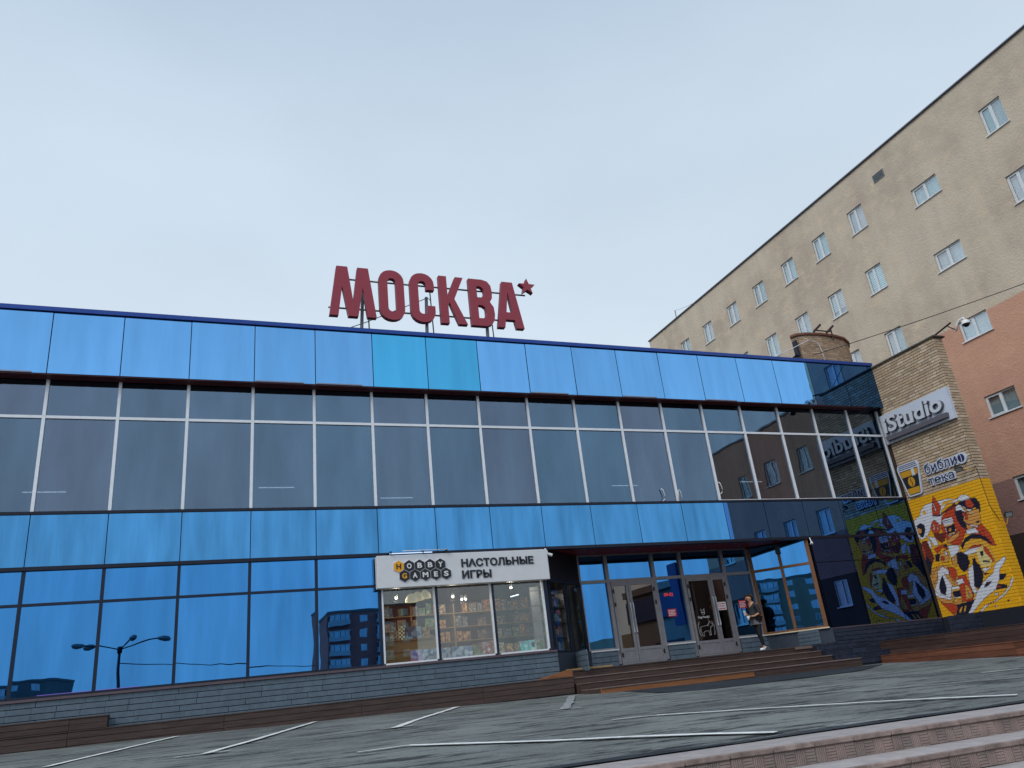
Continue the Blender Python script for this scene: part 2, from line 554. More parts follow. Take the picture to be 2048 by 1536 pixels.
# misc
RED = mat('brick_red_letter', srgb(150, 56, 70), 0.45, var=0.04)
REDSIDE = mat('letter_side_red', srgb(128, 44, 58), 0.5, var=0.04)
STEEL = mat('galvanised_steel', srgb(120, 126, 130), 0.5, 0.4)
DARKSTEEL = mat('rusty_dark_steel', srgb(62, 40, 40), 0.7, 0.2)
WHITEPL = mat('white_plastic', srgb(222, 224, 226), 0.4, var=0.03)
SIGNWHITE = mat('pale_grey_sign_panel', srgb(212, 214, 219), 0.5, var=0.03)
SIGNLIGHT = mat('silver_sign_panel', srgb(196, 206, 222), 0.35, var=0.04)
LETTERGREY = mat('grey_letter_side', srgb(96, 94, 104), 0.5, var=0.04)
LETTERFACE = mat('silver_letter_face', srgb(198, 206, 218), 0.4, var=0.03)
NAVYINK = mat('navy_letter', srgb(34, 36, 84), 0.5, var=0.03)
BLACKINK = mat('black_letter', srgb(34, 36, 44), 0.45, var=0.03)
AMBER = mat('amber_yellow_sign', srgb(232, 164, 28), 0.45, var=0.03)
GOLD = mat('ochre_yellow_sign', srgb(196, 146, 40), 0.45, var=0.04)
REDNOTE = mat('red_notice', srgb(206, 40, 56), 0.5, var=0.03)
PAPER = mat('white_paper', srgb(226, 222, 226), 0.6, var=0.03)
SKIN = mat('skin', srgb(190, 140, 112), 0.55, var=0.05, scale=20)
HAIR = mat('brown_hair', srgb(74, 54, 42), 0.6, var=0.3, scale=60)
SHIRT = mat('charcoal_shirt', srgb(44, 47, 54), 0.85, var=0.15, scale=30)
STRIPE = mat('lighter_grey_stripe', srgb(92, 92, 98), 0.85)
LEGGING = mat('black_leggings', srgb(24, 25, 32), 0.7, var=0.1, scale=30)
SHOE = mat('white_trainer', srgb(232, 234, 240), 0.6, var=0.03)
CABLE = mat('dark_cable', srgb(52, 50, 48), 0.7)
WOODSHELF = mat('pale_wood_shelf', srgb(170, 140, 92), 0.6, var=0.15, scale=4, stretch=(0.2, 1, 2))
LAMPON = emitter('lit_spot_lamp', (1.0, 0.93, 0.82), 14.0)
TUBEON = emitter('lit_tube', (0.85, 0.93, 1.0), 2.2)
TUBEBLUE = emitter('blue_white_tube', (0.55, 0.72, 1.0), 1.3)
LEDRED = emitter('red_led', (1.0, 0.08, 0.05), 0.6)
SHADE = mat('cream_lampshade', srgb(226, 214, 172), 0.6, emit=0.25)
MAGENTABAR = emitter('violet_led_strip', (0.35, 0.25, 1.0), 0.5)

# ================================================================== THE SETTING: ground
GA, GB, GC = -0.707, -0.01227, 0.03


def gz(x, y):
    return GA + GB * x + GC * y


def sheet(name, pts, mat_, dz, parent=None, kind=None):
    V = [(x, y, gz(x, y) + dz) for x, y in pts]
    o = meshobj(name, V, [tuple(range(len(V)))], mat_, parent, V[0])
    if kind: o['kind'] = kind
    return o


nx, ny = 40, 24
V, F = [], []
for j in range(ny + 1):
    for i in range(nx + 1):
        x = -45 + 75 * i / nx
        y = 5.74 + 16.5 * j / ny
        w = 0.012 * sin(x * 1.7 + y) * sin(y * 1.1 - x * 0.6)
        if j == 0: w = 0
        V.append((x, y, gz(x, y) + w))
for j in range(ny):
    for i in range(nx):
        a = j * (nx + 1) + i
        F.append((a, a + 1, a + nx + 2, a + nx + 1))
asphalt = meshobj('asphalt_ground', V, F, ASPHALT, None, (0, 12, gz(0, 12)), smooth=True)
asphalt['kind'] = 'structure'
plaza = meshobj('plaza_ground', [(-1500, -1500, -1.62), (1500, -1500, -1.62), (1500, 1500, -1.62), (-1500, 1500, -1.62)], [(0, 1, 2, 3)], PLAZA, None, (0, 0, -1.62))
plaza['kind'] = 'structure'


def stripe(pts, w, mat_=LINE, dz=0.018):
    """road marking: a ribbon with slightly ragged edges"""
    V, F = [], []
    P = []
    for a, b in zip(pts, pts[1:]):
        n = max(2, int(hypot(b[0] - a[0], b[1] - a[1]) / 0.25))
        P += [(a[0] + (b[0] - a[0]) * k / n, a[1] + (b[1] - a[1]) * k / n) for k in range(n)]
    P.append(pts[-1])
    for i, p in enumerate(P):
        q, r = P[max(i - 1, 0)], P[min(i + 1, len(P) - 1)]
        d = Vector((r[0] - q[0], r[1] - q[1])).normalized()
        n = Vector((-d.y, d.x))
        for s in (-1, 1):
            k = w * 0.7 * random.uniform(0.75, 1.12)
            V.append((p[0] + n.x * s * k, p[1] + n.y * s * k, gz(*p) + dz))
    for i in range(len(P) - 1):
        F.append((2 * i, 2 * i + 2, 2 * i + 3, 2 * i + 1))
    return meshobj('parking_line', V, F, mat_, asphalt, V[0])


stripe([(-1.77, 13.16), (-0.63, 17.34), (-0.2, 18.9)], 0.10)
stripe([(0.22, 12.11), (1.04, 14.32), (2.25, 17.9), (2.6, 18.95)], 0.10)
stripe([(-0.15, 12.02), (0.55, 12.2)], 0.08)
stripe([(3.07, 13.26), (3.89, 15.02), (5.4, 17.95), (5.9, 19.0)], 0.11)
stripe([(2.80, 13.16), (3.38, 13.32)], 0.09)
stripe([(5.99, 13.11), (7.16, 15.4), (8.6, 18.3)], 0.13, LINEOLD)
stripe([(5.72, 13.23), (6.27, 13.05)], 0.08)
stripe([(1.73, 9.33), (2.32, 9.44)], 0.07)
stripe([(2.32, 9.44), (2.87, 8.65), (3.39, 7.88), (4.02, 7.2), (4.43, 6.62), (4.76, 6.07)], 0.10)
stripe([(5.02, 9.58), (5.6, 9.46)], 0.07)
stripe([(5.6, 9.46), (6.31, 8.78), (6.9, 8.2), (7.41, 7.64), (7.81, 7.13), (8.25, 6.4)], 0.09)
stripe([(8.95, 9.65), (9.51, 9.2), (10.4, 8.75), (11.2, 8.3)], 0.07, LINEOLD)
stripe([(12.4, 10.15), (13.2, 10.06), (14.2, 9.4)], 0.08)
stripe([(5.27, 6.0), (6.07, 5.86)], 0.05, LINEOLD)
stripe([(-4.5, 14.2), (-3.4, 18.9)], 0.10)
patch = sheet('asphalt_patch', [(9.75, 17.9), (9.6, 16.9), (9.25, 15.0), (9.9, 14.55), (11.71, 14.8), (13.0, 15.0), (13.77, 15.2), (14.6, 15.3), (15.1, 15.6), (16.6, 16.6), (18.2, 17.9)], ASPHALTNEW, 0.014, asphalt)
kerbpatch = sheet('gutter_strip', [(1.6, 5.76), (12.5, 5.76), (12.5, 5.9), (9.6, 5.86), (8.4, 6.0), (6.9, 5.85), (6.0, 5.95), (4.2, 5.84), (3.2, 5.95), (1.6, 5.88)], ASPHALTNEW, 0.012, asphalt)

# stone steps up to the asphalt, parallel to the facade
steps = empty('stone_steps', (6.0, 5.0, -0.65))
steps['kind'] = 'structure'
TH = 0.01227


def rib_tile():
    bm = bmesh.new()
    w, h, n = 0.385, 0.112, 4

    def bxx(x0, x1, y0, y1, z0, z1):
        v = [bm.verts.new(p) for p in ((x0, y0, z0), (x1, y0, z0), (x1, y1, z0), (x0, y1, z0), (x0, y0, z1), (x1, y0, z1), (x1, y1, z1), (x0, y1, z1))]
        for f in ((0, 3, 2, 1), (4, 5, 6, 7), (0, 1, 5, 4), (1, 2, 6, 5), (2, 3, 7, 6), (3, 0, 4, 7)):
            bm.faces.new([v[i] for i in f])
    bxx(-w / 2, w / 2, 0, 0.03, -h / 2, h / 2)
    cw = w / n
    for c in range(n):
        x0 = -w / 2 + c * cw
        for k in range(5):
            if c % 2 == 0:
                a = x0 + 0.004 + k * (cw - 0.006) / 5
                bxx(a, a + 0.013, -0.006, 0.0, -h / 2 + 0.004, h / 2 - 0.004)
            else:
                a = -h / 2 + 0.004 + k * (h - 0.006) / 5
                bxx(x0 + 0.003, x0 + cw - 0.003, -0.006, 0.0, a, a + 0.015)
    me = bpy.data.meshes.new('slab'); bm.to_mesh(me); bm.free()
    me.materials.append(SLAB)
    return me


RT = rib_tile()
for k in range(6):
    yf = 5.25 - 0.38 * k            # front of this tread
    yb = 5.735 if k == 0 else yf + 0.38
    zt = gz(0, 5.74) - 0.16 * k     # tread top at x = 0
    core = meshobj('step_core', [(x, y, zt + d - TH * x) for x in (0.5, 16) for y in (yf + 0.045, yb + 0.1) for d in (-0.40, -0.05)],
                   [(0, 1, 3, 2), (4, 6, 7, 5), (0, 4, 5, 1), (2, 3, 7, 6), (1, 5, 7, 3), (0, 2, 6, 4)], SLABDARK, steps, (8, yf, zt))
    x = 0.55 + 0.13 * (k % 3)
    while x < 12.5:
        w = 0.39
        if k < 3:
            t = bpy.data.objects.new('riser_slab', RT)
            place(t, (x + w / 2, yf + 0.018 + random.uniform(-0.004, 0.004), zt - TH * (x + w / 2) - 0.045 - 0.058 + random.uniform(-0.003, 0.003)), steps)
            t.rotation_euler = (0, TH + random.uniform(-0.012, 0.012), random.uniform(-0.01, 0.01))
            cbox('tread_edge', (x + w / 2, yf + 0.025, zt - TH * (x + w / 2) - 0.024), (w - 0.006, 0.06, 0.040), SLABEDGE, steps, bev=0.006, rot=(0, TH + random.uniform(-0.006, 0.006), 0))
        x += w
    x = 0.5
    while x < 15.5:
        L = 1.17
        cbox('tread_slab', (x + L / 2, (yf + yb) / 2 + 0.004, zt - TH * (x + L / 2) - 0.012), (L - 0.004, yb - yf, 0.03), CONCRETE, steps, bev=0.004, rot=(0, TH, 0))
        x += L

# ================================================================== GLASS SHOPPING CENTRE
XK = lambda k: -3.52 + 1.585 * k
XE = 23.37
K0, K1 = -3, 17
gb = empty('glass_building', (8, 20, -0.2), 'long two-storey shopping centre clad in blue mirror panels and smoked windows', 'building')
GBX = XK(K0)
# carcass
box('back_wall', GBX, XE, 26, 34, -1.0, 9.0, DARKWALL, gb)
box('roof_slab', GBX, XE, 20.3, 34.02, 8.95, 9.8, DARKWALL, gb)
box('ceiling', GBX, XE, 20.2, 25.99, 8.28, 8.4, DARKWALL, gb)
box('floor_slab', GBX, XE, 20.3, 25.99, 3.76, 4.86, DARKWALL, gb)
box('ground_slab', GBX, XE, 20.16, 25.98, -1.0, 0.36, DARKWALL, gb)
box('side_wall', GBX - 0.02, GBX + 0.2, 20.2, 26.02, -1.0, 9.0, DARKWALL, gb)
box('side_wall', XE + 0.01, XE + 0.35, 20.4, 34.0, -1.0, 9.6, MORTAR, gb)
box('partition_wall', 4.18, 4.30, 20.22, 25.97, 0.37, 3.75, DARKWALL, gb)
box('partition_wall', 10.85, 10.95, 21.75, 25.97, 0.37, 3.75, DARKWALL, gb)

# upper fascia
uf = box('upper_fascia', GBX, XE, 19.80, 20.2, 8.27, 9.9, NAVYMETAL, gb)
for k in range(K0, K1):
    x0, x1 = XK(k) + 0.011, min(XK(k + 1) - 0.011, XE - 0.005)
    m = TEALBLUE if k in (5, 6) else SKYBLUE if k < 15 else DARKREFLBLUE
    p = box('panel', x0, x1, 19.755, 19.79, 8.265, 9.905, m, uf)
    if k < 14: p.rotation_euler = (radians(random.uniform(-0.25, 0.25)), 0, radians(random.uniform(-0.2, 0.2)))
    box('roof_flashing', x0 - 0.010, x1 + 0.010, 19.69, 20.25, 9.915, 10.03, BLUEMETAL, gb)
    if k in (-1, 3, 4, 8, 10, 12): box('drip_strip', x0 + 0.02, x1 - 0.3, 19.742, 19.752, 8.272, 8.30, FLASH, uf)
for k in range(K0 * 2, K1 * 2):
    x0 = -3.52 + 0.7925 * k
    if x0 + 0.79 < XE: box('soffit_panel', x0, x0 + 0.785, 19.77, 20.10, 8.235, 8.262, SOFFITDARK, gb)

# window band
for k in range(K0, K1):
    x0, x1 = XK(k), min(XK(k + 1), XE)
    if k > K0 or True:
        box('mullion', x0 - 0.036, x0 + 0.036, 20.085, 20.2, 4.93, 8.232, WHITEALU, gb)
    box('transom', x0 + 0.038, x1 - 0.038, 20.09, 20.195, 7.235, 7.305, WHITEALU, gb)
    if k >= 12: box('bottom_rail', x0 + 0.038, x1 - 0.038, 20.085, 20.195, 4.931, 4.975, WHITEALU, gb)
    for z0, z1 in ((4.93, 7.235), (7.305, 8.26)):
        p = box('pane', x0 + 0.03, x1 - 0.03, 20.135, 20.15, z0, z1, GREYGLASS, gb)
        p.rotation_euler = (radians(random.uniform(-0.3, 0.3)), 0, radians(random.uniform(-0.25, 0.25)))
        if z0 < 5:
            rows = [(x0 + 0.12 + 0.33 * i + random.uniform(-0.02, 0.02)) for i in range(5)]
            multi('blind_cord', [(a, a + 0.010, 20.33, 20.335, 4.96 + random.uniform(0, .3), 7.1 - random.uniform(0, .2)) for a in rows if a < x1 - .05], WHITEPL, p)
box('mullion', XE - 0.07, XE, 20.085, 20.2, 4.93, 8.232, WHITEALU, gb)
box('window_back_panel', GBX + .3, XE - .3, 20.9, 20.95, 4.9, 8.2, DARKWALL, gb)
for k in range(K0, K1):
    x0, x1 = XK(k), min(XK(k + 1), XE)
    box('ledge_flashing', x0 + 0.002, x1 - 0.002, 19.965, 20.13, 4.86, 4.928, NAVYMETAL, gb)

# lower fascia
lf = box('lower_fascia', GBX, XE, 20.04, 20.25, 3.70, 4.855, NAVYMETAL, gb)
for k in range(K0, K1):
    x0, x1 = XK(k) + 0.010, min(XK(k + 1) - 0.010, XE - 0.005)
    p = box('panel', x0, x1, 19.995, 20.03, 3.685, 4.85, LOWBLUE if k < 12 else DARKREFLBLUE, lf)
    if k < 12: p.rotation_euler = (radians(random.uniform(-0.25, 0.25)), 0, radians(random.uniform(-0.2, 0.2)))
    box('drip_flashing', x0 - 0.009, x1 + 0.009, 19.98, 20.2, 3.60, 3.68, NAVYMETAL, gb)

# ground-floor blue windows left of the shop
for k in range(K0, 5):
    x0, x1 = XK(k), XK(k + 1)
    box('mullion', x0 - 0.035, x0 + 0.035, 20.02, 20.12, 0.97, 3.598, BLACKFRAME, gb)
    box('transom', x0 + 0.036, x1 - 0.036, 20.025, 20.115, 2.83, 2.89, BLACKFRAME, gb)
    box('bottom_rail', x0 - 0.03, x1 - 0.04, 20.021, 20.119, 0.925, 0.969, BLACKFRAME, gb)
    for z0, z1 in ((0.965, 2.832), (2.888, 3.6)):
        p = box('pane', x0 + 0.03, x1 - 0.03, 20.06, 20.08, z0, z1, GLASSBLUE, gb)
        p.rotation_euler = (radians(random.uniform(-0.3, 0.3)), 0, radians(random.uniform(-0.25, 0.25)))
for a, b in ((-3.0, -1.95), (-1.9, -1.0)):
    box('led_strip', a, b, 20.045, 20.055, 0.972, 0.982, MAGENTABAR, gb)

# shop window
SX = (4.42, 5.89, 7.46, 9.00)
box('mullion', 4.36, 4.425, 20.0, 20.12, 0.92, 3.6, BLACKFRAME, gb)
for x in SX[1:3]:
    box('mullion', x - 0.045, x + 0.02, 20.0, 20.12, 0.93, 2.80, BLACKFRAME, gb)
    box('inner_frame', x - 0.085, x - 0.046, 20.01, 20.1, 0.965, 2.80, WHITEALU, gb)
box('inner_frame', 4.427, 4.475, 20.01, 20.1, 0.965, 2.80, WHITEALU, gb)
box('inner_frame', 8.90, 8.945, 20.01, 20.1, 0.965, 2.80, WHITEALU, gb)
box('mullion', 8.947, 9.06, 20.0, 20.12, 0.93, 3.598, BLACKFRAME, gb)
for a, b in zip(SX, SX[1:]):
    box('bottom_rail', a + 0.06, b - 0.10, 20.012, 20.1, 0.925, 0.964, WHITEALU, gb)
    box('pane', a, b - 0.03, 20.05, 20.06, 0.93, 2.82, SHOPGLASS, gb)
box('sign_backing', 4.426, 8.946, 20.03, 20.11, 2.80, 3.59, BLACKPANEL, gb)

# shop corner (splayed)
CA, CB = (9.07, 20.05), (10.80, 21.50)
CL = hypot(CB[0] - CA[0], CB[1] - CA[1])
for s in (0.04, CL * 0.52, CL - 0.05):
    wallbox('mullion', CA, CB, s - 0.04, s + 0.04, -0.05, 0.05, 0.90, 2.74, BLACKFRAME, gb)
wallbox('transom', CA, CB, 0.0, CL, -0.045, 0.048, 2.742, 2.82, BLACKFRAME, gb)
wallbox('bottom_rail', CA, CB, 0.0, CL, -0.045, 0.048, 0.86, 0.90, BLACKFRAME, gb)
wallbox('sign_backing', CA, CB, 0.0, CL, -0.04, 0.03, 2.82, 3.64, BLACKPANEL, gb)
for s0, s1 in ((0.08, CL * 0.52 - 0.04), (CL * 0.52 + 0.04, CL - 0.09)):
    wallbox('pane', CA, CB, s0, s1, -0.006, 0.004, 0.9, 2.74, SHOPGLASS, gb)

# entrance recess, y = 21.5
YR = 21.5
box('recess_header', 10.8, 17.22, YR, YR + 0.12, 3.60, 3.75, GREYALU, gb)
for x, w, z0 in ((10.83, 0.08, 0.85), (11.79, 0.12, 0.41), (13.45, 0.12, 0.41), (14.50, 0.12, 0.41), (16.13, 0.12, 0.41), (17.17, 0.08, 0.81)):
    box('mullion', x - w / 2, x + w / 2, YR - 0.03, YR + 0.10, z0, 3.599, GREYALU, gb)
for a, b in ((10.872, 11.728), (11.852, 13.388), (13.512, 14.438), (14.562, 16.068), (16.192, 17.128)):
    box('transom', a, b, YR - 0.02, YR + 0.09, 2.78, 2.875, GREYALU, gb)
    box('pane', a, b, YR + 0.03, YR + 0.05, 2.875, 3.60, GLASSBLUE, gb)
for a, b in ((10.872, 11.728), (13.512, 14.438), (16.192, 17.128)):
    box('pane', a, b, YR + 0.03, YR + 0.05, 0.885, 2.78, GLASSBLUE, gb)
    box('bottom_rail', a, b, YR - 0.015, YR + 0.09, 0.845, 0.885, GREYALU, gb)
    box('sill', a - 0.02, b + 0.04, YR - 0.12, YR - 0.032, 0.80, 0.842, WHITESILL, gb, bev=0.004)
box('dark_backing', 10.96, 17.2, 23.8, 23.85, 0.37, 3.7, DARKWALL, gb)


def door_leaf(x0, x1, handle_x, hinge_x):
    z0, z1 = 0.43, 2.76
    s = 0.085
    y0, y1 = YR - 0.045, YR + 0.02
    d = multi('door', [(x0, x0 + s, y0, y1, z0, z1), (x1 - s, x1, y0, y1, z0, z1), (x0 + s, x1 - s, y0, y1, z1 - 0.09, z1), (x0 + s, x1 - s, y0, y1, 0.76, 0.84), (x0 + s, x1 - s, y0, y1, z0, z0 + 0.06)], GREYALU, gb, ((x0 + x1) / 2, YR, z0))
    box('pane', x0 + s, x1 - s, YR - 0.015, YR - 0.005, 0.84, z1 - 0.09, DOORGLASS, d)
    box('kick_panel', x0 + s, x1 - s, YR - 0.03, YR - 0.005, z0 + 0.06, 0.76, GREYALU, d)
    if handle_x is not None:
        tube('handle', [(handle_x, YR - 0.05, 1.25), (handle_x, YR - 0.10, 1.27), (handle_x, YR - 0.10, 2.12), (handle_x, YR - 0.05, 2.14)], 0.016, WHITEALU, d)
    for z in (0.6, 2.05, 2.45):
        box('hinge', hinge_x - 0.02, hinge_x + 0.02, YR - 0.085, YR - 0.046, z, z + 0.12, BLACKPANEL, d, bev=0.008)
    return d


door_leaf(11.868, 12.44, 12.405, 11.90)
door_leaf(12.452, 13.378, 12.50, 13.34)
door_leaf(14.575, 15.49, 15.445, 14.61)
door_leaf(15.502, 16.058, 15.545, 16.02)
for a, b in ((11.86, 13.39), (14.566, 16.064)):
    box('threshold', a, b, YR - 0.06, YR + 0.06, 0.345, 0.425, GREYALU, gb)
    box('door_header', a, b, YR - 0.04, YR + 0.01, 2.762, 2.779, GREYALU, gb)

# splayed brown-framed windows right of the doors
DA, DB = (17.22, 21.50), (18.57, 20.05)
DL = hypot(DB[0] - DA[0], DB[1] - DA[1])
for s, w in ((0.05, 0.10), (DL / 2, 0.09), (DL - 0.06, 0.12)):
    wallbox('mullion', DA, DB, s - w / 2, s + w / 2, -0.06, 0.05, 0.84, 3.598, BROWNFRAME, gb)
for s0, s1 in ((0.10, DL / 2 - 0.045), (DL / 2 + 0.045, DL - 0.12)):
    wallbox('transom', DA, DB, s0, s1, -0.05, 0.045, 2.80, 2.88, BROWNFRAME, gb)
    wallbox('bottom_rail', DA, DB, s0, s1, -0.05, 0.045, 0.84, 0.90, BROWNFRAME, gb)
    for z0, z1 in ((0.90, 2.80), (2.88, 3.6)):
        wallbox('pane', DA, DB, s0, s1, -0.02, 0.0, z0, z1, GLASSBLUE, gb)
wallbox('sill', DA, DB, -0.02, DL + 0.03, -0.05, 0.12, 0.80, 0.838, SILL, gb, bev=0.004)
wallbox('small_dark_box', DA, DB, DL / 2 - 0.07, DL / 2 + 0.07, 0.05, 0.16, 3.28, 3.62, BLACKPANEL, gb, bev=0.006)  # small dark box at the head of the middle mullion
# soffit over the recess, with downlights
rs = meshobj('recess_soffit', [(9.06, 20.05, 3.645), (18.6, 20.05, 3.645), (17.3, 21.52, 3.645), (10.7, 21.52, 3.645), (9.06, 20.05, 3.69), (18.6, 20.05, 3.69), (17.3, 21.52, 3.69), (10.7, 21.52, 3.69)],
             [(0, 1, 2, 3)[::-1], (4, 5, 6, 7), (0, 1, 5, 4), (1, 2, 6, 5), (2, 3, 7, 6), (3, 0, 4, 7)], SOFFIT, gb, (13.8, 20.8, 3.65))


def disc(name, c, r, h, mat_, parent, n=12):
    V = [(c[0] + r * cos(2 * pi * k / n), c[1] + r * sin(2 * pi * k / n), c[2] + dz) for dz in (0, h) for k in range(n)]
    F = [tuple(range(n))[::-1], tuple(range(n, 2 * n))] + [(k, (k + 1) % n, n + (k + 1) % n, n + k) for k in range(n)]
    return meshobj(name, V, F, mat_, parent, c)


for i in range(6):
    disc('downlight', (10.6 + 1.35 * i, 20.45, 3.628), 0.055, 0.016, GREYALU, rs)
    if i < 5: disc('downlight', (11.2 + 1.35 * i, 21.05, 3.628), 0.055, 0.016, GREYALU, rs)

# dark mirror panels at the right end of the ground floor
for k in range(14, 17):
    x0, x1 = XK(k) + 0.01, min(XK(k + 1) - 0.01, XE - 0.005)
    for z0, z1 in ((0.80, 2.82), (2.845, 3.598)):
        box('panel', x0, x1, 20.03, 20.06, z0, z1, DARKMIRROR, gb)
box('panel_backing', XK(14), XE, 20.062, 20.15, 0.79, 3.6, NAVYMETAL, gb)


# stone base tiles
def tiles_along(p0, p1, z0, z1, rows, length, mat_, joint, parent, off=0.03):
    d = hypot(p1[0] - p0[0], p1[1] - p0[1])
    b = wallbox('base', p0, p1, 0, d, -0.12, off - 0.022, z0, z1, joint, parent)
    h = (z1 - z0) / rows
    for r in range(rows):
        s = -length * random.uniform(0.1, 0.9)
        q = random.randrange(3)
        while s < d:
            q += 1
            a, c = max(s, 0.002), min(s + length - (0.007 if q % 3 == 0 else 0.0), d - 0.002)
            if c - a > 0.04:
                wallbox('tile', p0, p1, a + 0.001, c - 0.001, off - 0.03, off + random.uniform(-0.002, 0.002), z0 + r * h + 0.007, z0 + (r + 1) * h - 0.007, mat_, b, bev=0.004)
            s += length
    return b


tiles_along((GBX, 19.95), (9.10, 19.95), 0.12, 0.86, 6, 0.46, TILE, TILEJOINT, gb)
x = GBX
while x < 9.0:
    box('base_flashing', x, min(x + 3.17, 9.08) - 0.004, 19.88, 20.02, 0.862, 0.915, BASEFLASH, gb)
    x += 3.17
tiles_along((9.10, 19.96), (10.86, 21.43), 0.30, 0.84, 4, 0.6, TILE, TILEJOINT, gb)
tiles_along((10.82, 21.44), (11.73, 21.44), 0.345, 0.80, 3, 0.55, TILE, TILEJOINT, gb)
tiles_along((13.51, 21.44), (14.44, 21.44), 0.345, 0.80, 3, 0.55, TILE, TILEJOINT, gb)
tiles_along((16.19, 21.44), (17.25, 21.44), 0.345, 0.80, 3, 0.55, TILE, TILEJOINT, gb)
tiles_along((17.22, 21.45), (18.62, 19.95), 0.36, 0.80, 4, 0.42, TILE, TILEJOINT, gb)
tiles_along((18.64, 19.96), (23.36, 19.96), -0.35, 0.76, 9, 0.42, NAVYTILE, NAVYJOINT, gb)
box('base_flashing', 18.66, 23.36, 19.92, 20.02, 0.762, 0.795, BASEFLASH, gb)
# loose cable loops hanging inside the upper windows
for x, z in ((13.35, 5.35), (15.55, 5.55), (14.0, 5.3)):
    tube('cable_loop', [(x, 20.07, z), (x + 0.05, 20.05, z - 0.05), (x + 0.09, 20.05, z - 0.22), (x + 0.06, 20.06, z - 0.34), (x - 0.02, 20.07, z - 0.40)] if x != 14.0 else [(x - .06, 20.06, z - .3), (x - 0.05, 20.06, z - 0.03), (x, 20.06, z), (x + 0.04, 20.06, z - 0.04), (x + 0.045, 20.06, z - 0.32)], 0.014, WHITEPL, gb)

# ------------------------------------------------------------------ wooden decking
deck = empty('wooden_deck', (0, 19.4, -0.1), 'low dark brown plank deck running along the stone base left of the entrance', 'deck')
x = GBX
i = 0
while x < 9.2:
    x1 = min(x + 3.0, 9.22)
    for z0, z1 in ((0.055, 0.175), (-0.075, 0.048), (-0.205, -0.082)):
        box('plank', x + 0.002, x1 - 0.002, 19.40 + random.uniform(-0.004, 0.004), 19.43, z0, z1, DECKWOOD, deck, bev=0.005)
    for j in range(4):
        box('board', x + 0.002, x1 - 0.002, 19.385 + 0.135 * j, 19.515 + 0.135 * j, 0.178, 0.203, DECKWOOD, deck, bev=0.004)
    if x1 < -1.4 or x < -1.5:
        xe = min(x1, -1.57)
        for z0, z1 in ((0.32, 0.425), (0.21, 0.315)):
            box('plank', x + 0.002, xe - 0.002, 19.50 + random.uniform(-0.004, 0.004), 19.53, z0, z1, DECKWOOD, deck, bev=0.005)
        for j in range(3):
            box('board', x + 0.002, xe - 0.002, 19.485 + 0.135 * j, 19.615 + 0.135 * j, 0.428, 0.453, DECKWOOD, deck, bev=0.004)
    x = x1
box('bench_end', -1.60, -1.572, 19.54, 19.90, 0.206, 0.425, DECKWOOD, deck)
box('deck_frame', GBX, 9.2, 19.435, 19.92, -0.30, 0.17, SLABDARK, deck)
ramp = prism('wooden_wedge_ramp', [[(8.35, 0.206), (9.27, 0.206), (9.27, 0.375)]], ('S', 19.9), 0.0, 0.38, ORANGEWOOD)
tag(ramp, 'small orange wooden wedge ramp between the low deck and the entrance steps', 'ramp')

st = empty('entrance_steps', (13.5, 19, -0.3), 'wide dark wooden entrance steps with a fresh orange lower riser', 'steps')
XS0, XS1 = 9.30, 17.65
lev = [(0.345, 20.0, 21.42), (0.17, 19.6, 20.0), (0.012, 19.2, 19.6), (-0.145, 18.10, 19.2)]
for i, (zt, yf, yb) in enumerate(lev):
    zb = lev[i + 1][0] if i < 3 else -0.42
    box('step_frame', XS0 + 0.03, XS1 - 0.03, yf + 0.035, yb + 0.2 if i else yb, -0.6, zt - 0.03, SLABDARK, st)
    n = max(2, int(round((yb - yf) / 0.14)))
    x = XS0
    while x < XS1 - 0.05:
        x1 = min(x + 2.8, XS1)
        for j in range(n):
            w = (yb - yf + 0.02) / n
            box('board', x + 0.002, x1 - 0.002, yf - 0.02 + j * w + 0.003, yf - 0.02 + (j + 1) * w - 0.003, zt - 0.028, zt, TREADEDGE if i else DECKWOOD, st, bev=0.004)
        x = x1
    cuts = [XS0, 13.9, XS1] if i == 3 else [XS0, XS0 + 2.9, XS0 + 5.7, XS1]
    for a, b in zip(cuts, cuts[1:]):
        m = ORANGEWOOD if (i == 3 and a < 10) else DECKWOOD
        h = (zt - 0.03 - zb)
        if i in (0,):
            box('riser_plank', a + 0.002, b - 0.002, yf + 0.004, yf + 0.034, zb + h / 2 + 0.003, zt - 0.031, m, st, bev=0.004)
            box('riser_plank', a + 0.002, b - 0.002, yf + 0.004, yf + 0.034, zb + 0.002, zb + h / 2 - 0.003, m, st, bev=0.004)
        elif i == 3 and m is DECKWOOD:
            box('riser_plank', a + 0.002, b - 0.002, yf + 0.004, yf + 0.034, -0.29, zt - 0.031, m, st, bev=0.004)
            box('riser_plank', a + 0.002, b - 0.002, yf + 0.004, yf + 0.034, -0.44, -0.296, m, st, bev=0.004)
        else:
            box('riser_plank', a + 0.002, b - 0.002, yf + 0.004, yf + 0.034, zb + 0.002 if i < 3 else -0.31, zt - 0.031, m, st, bev=0.004)
    # end cladding, vertical boards facing the deck
    y = yf + 0.04
    while y < (lev[i - 1][1] if i else 20.3):
        box('end_board', XS0, XS0 + 0.028, y, y + 0.125, -0.5, zt - 0.031, DECKWOOD, st, bev=0.004)
        y += 0.131
box('fascia_board', 17.0, 18.6, 19.965, 19.98, 0.27, 0.342, TREADEDGE, st)
sr = empty('tiled_return_steps', (18.4, 19.4, -0.3), 'dark navy tiled steps between the wooden steps and the plank terrace', 'steps')
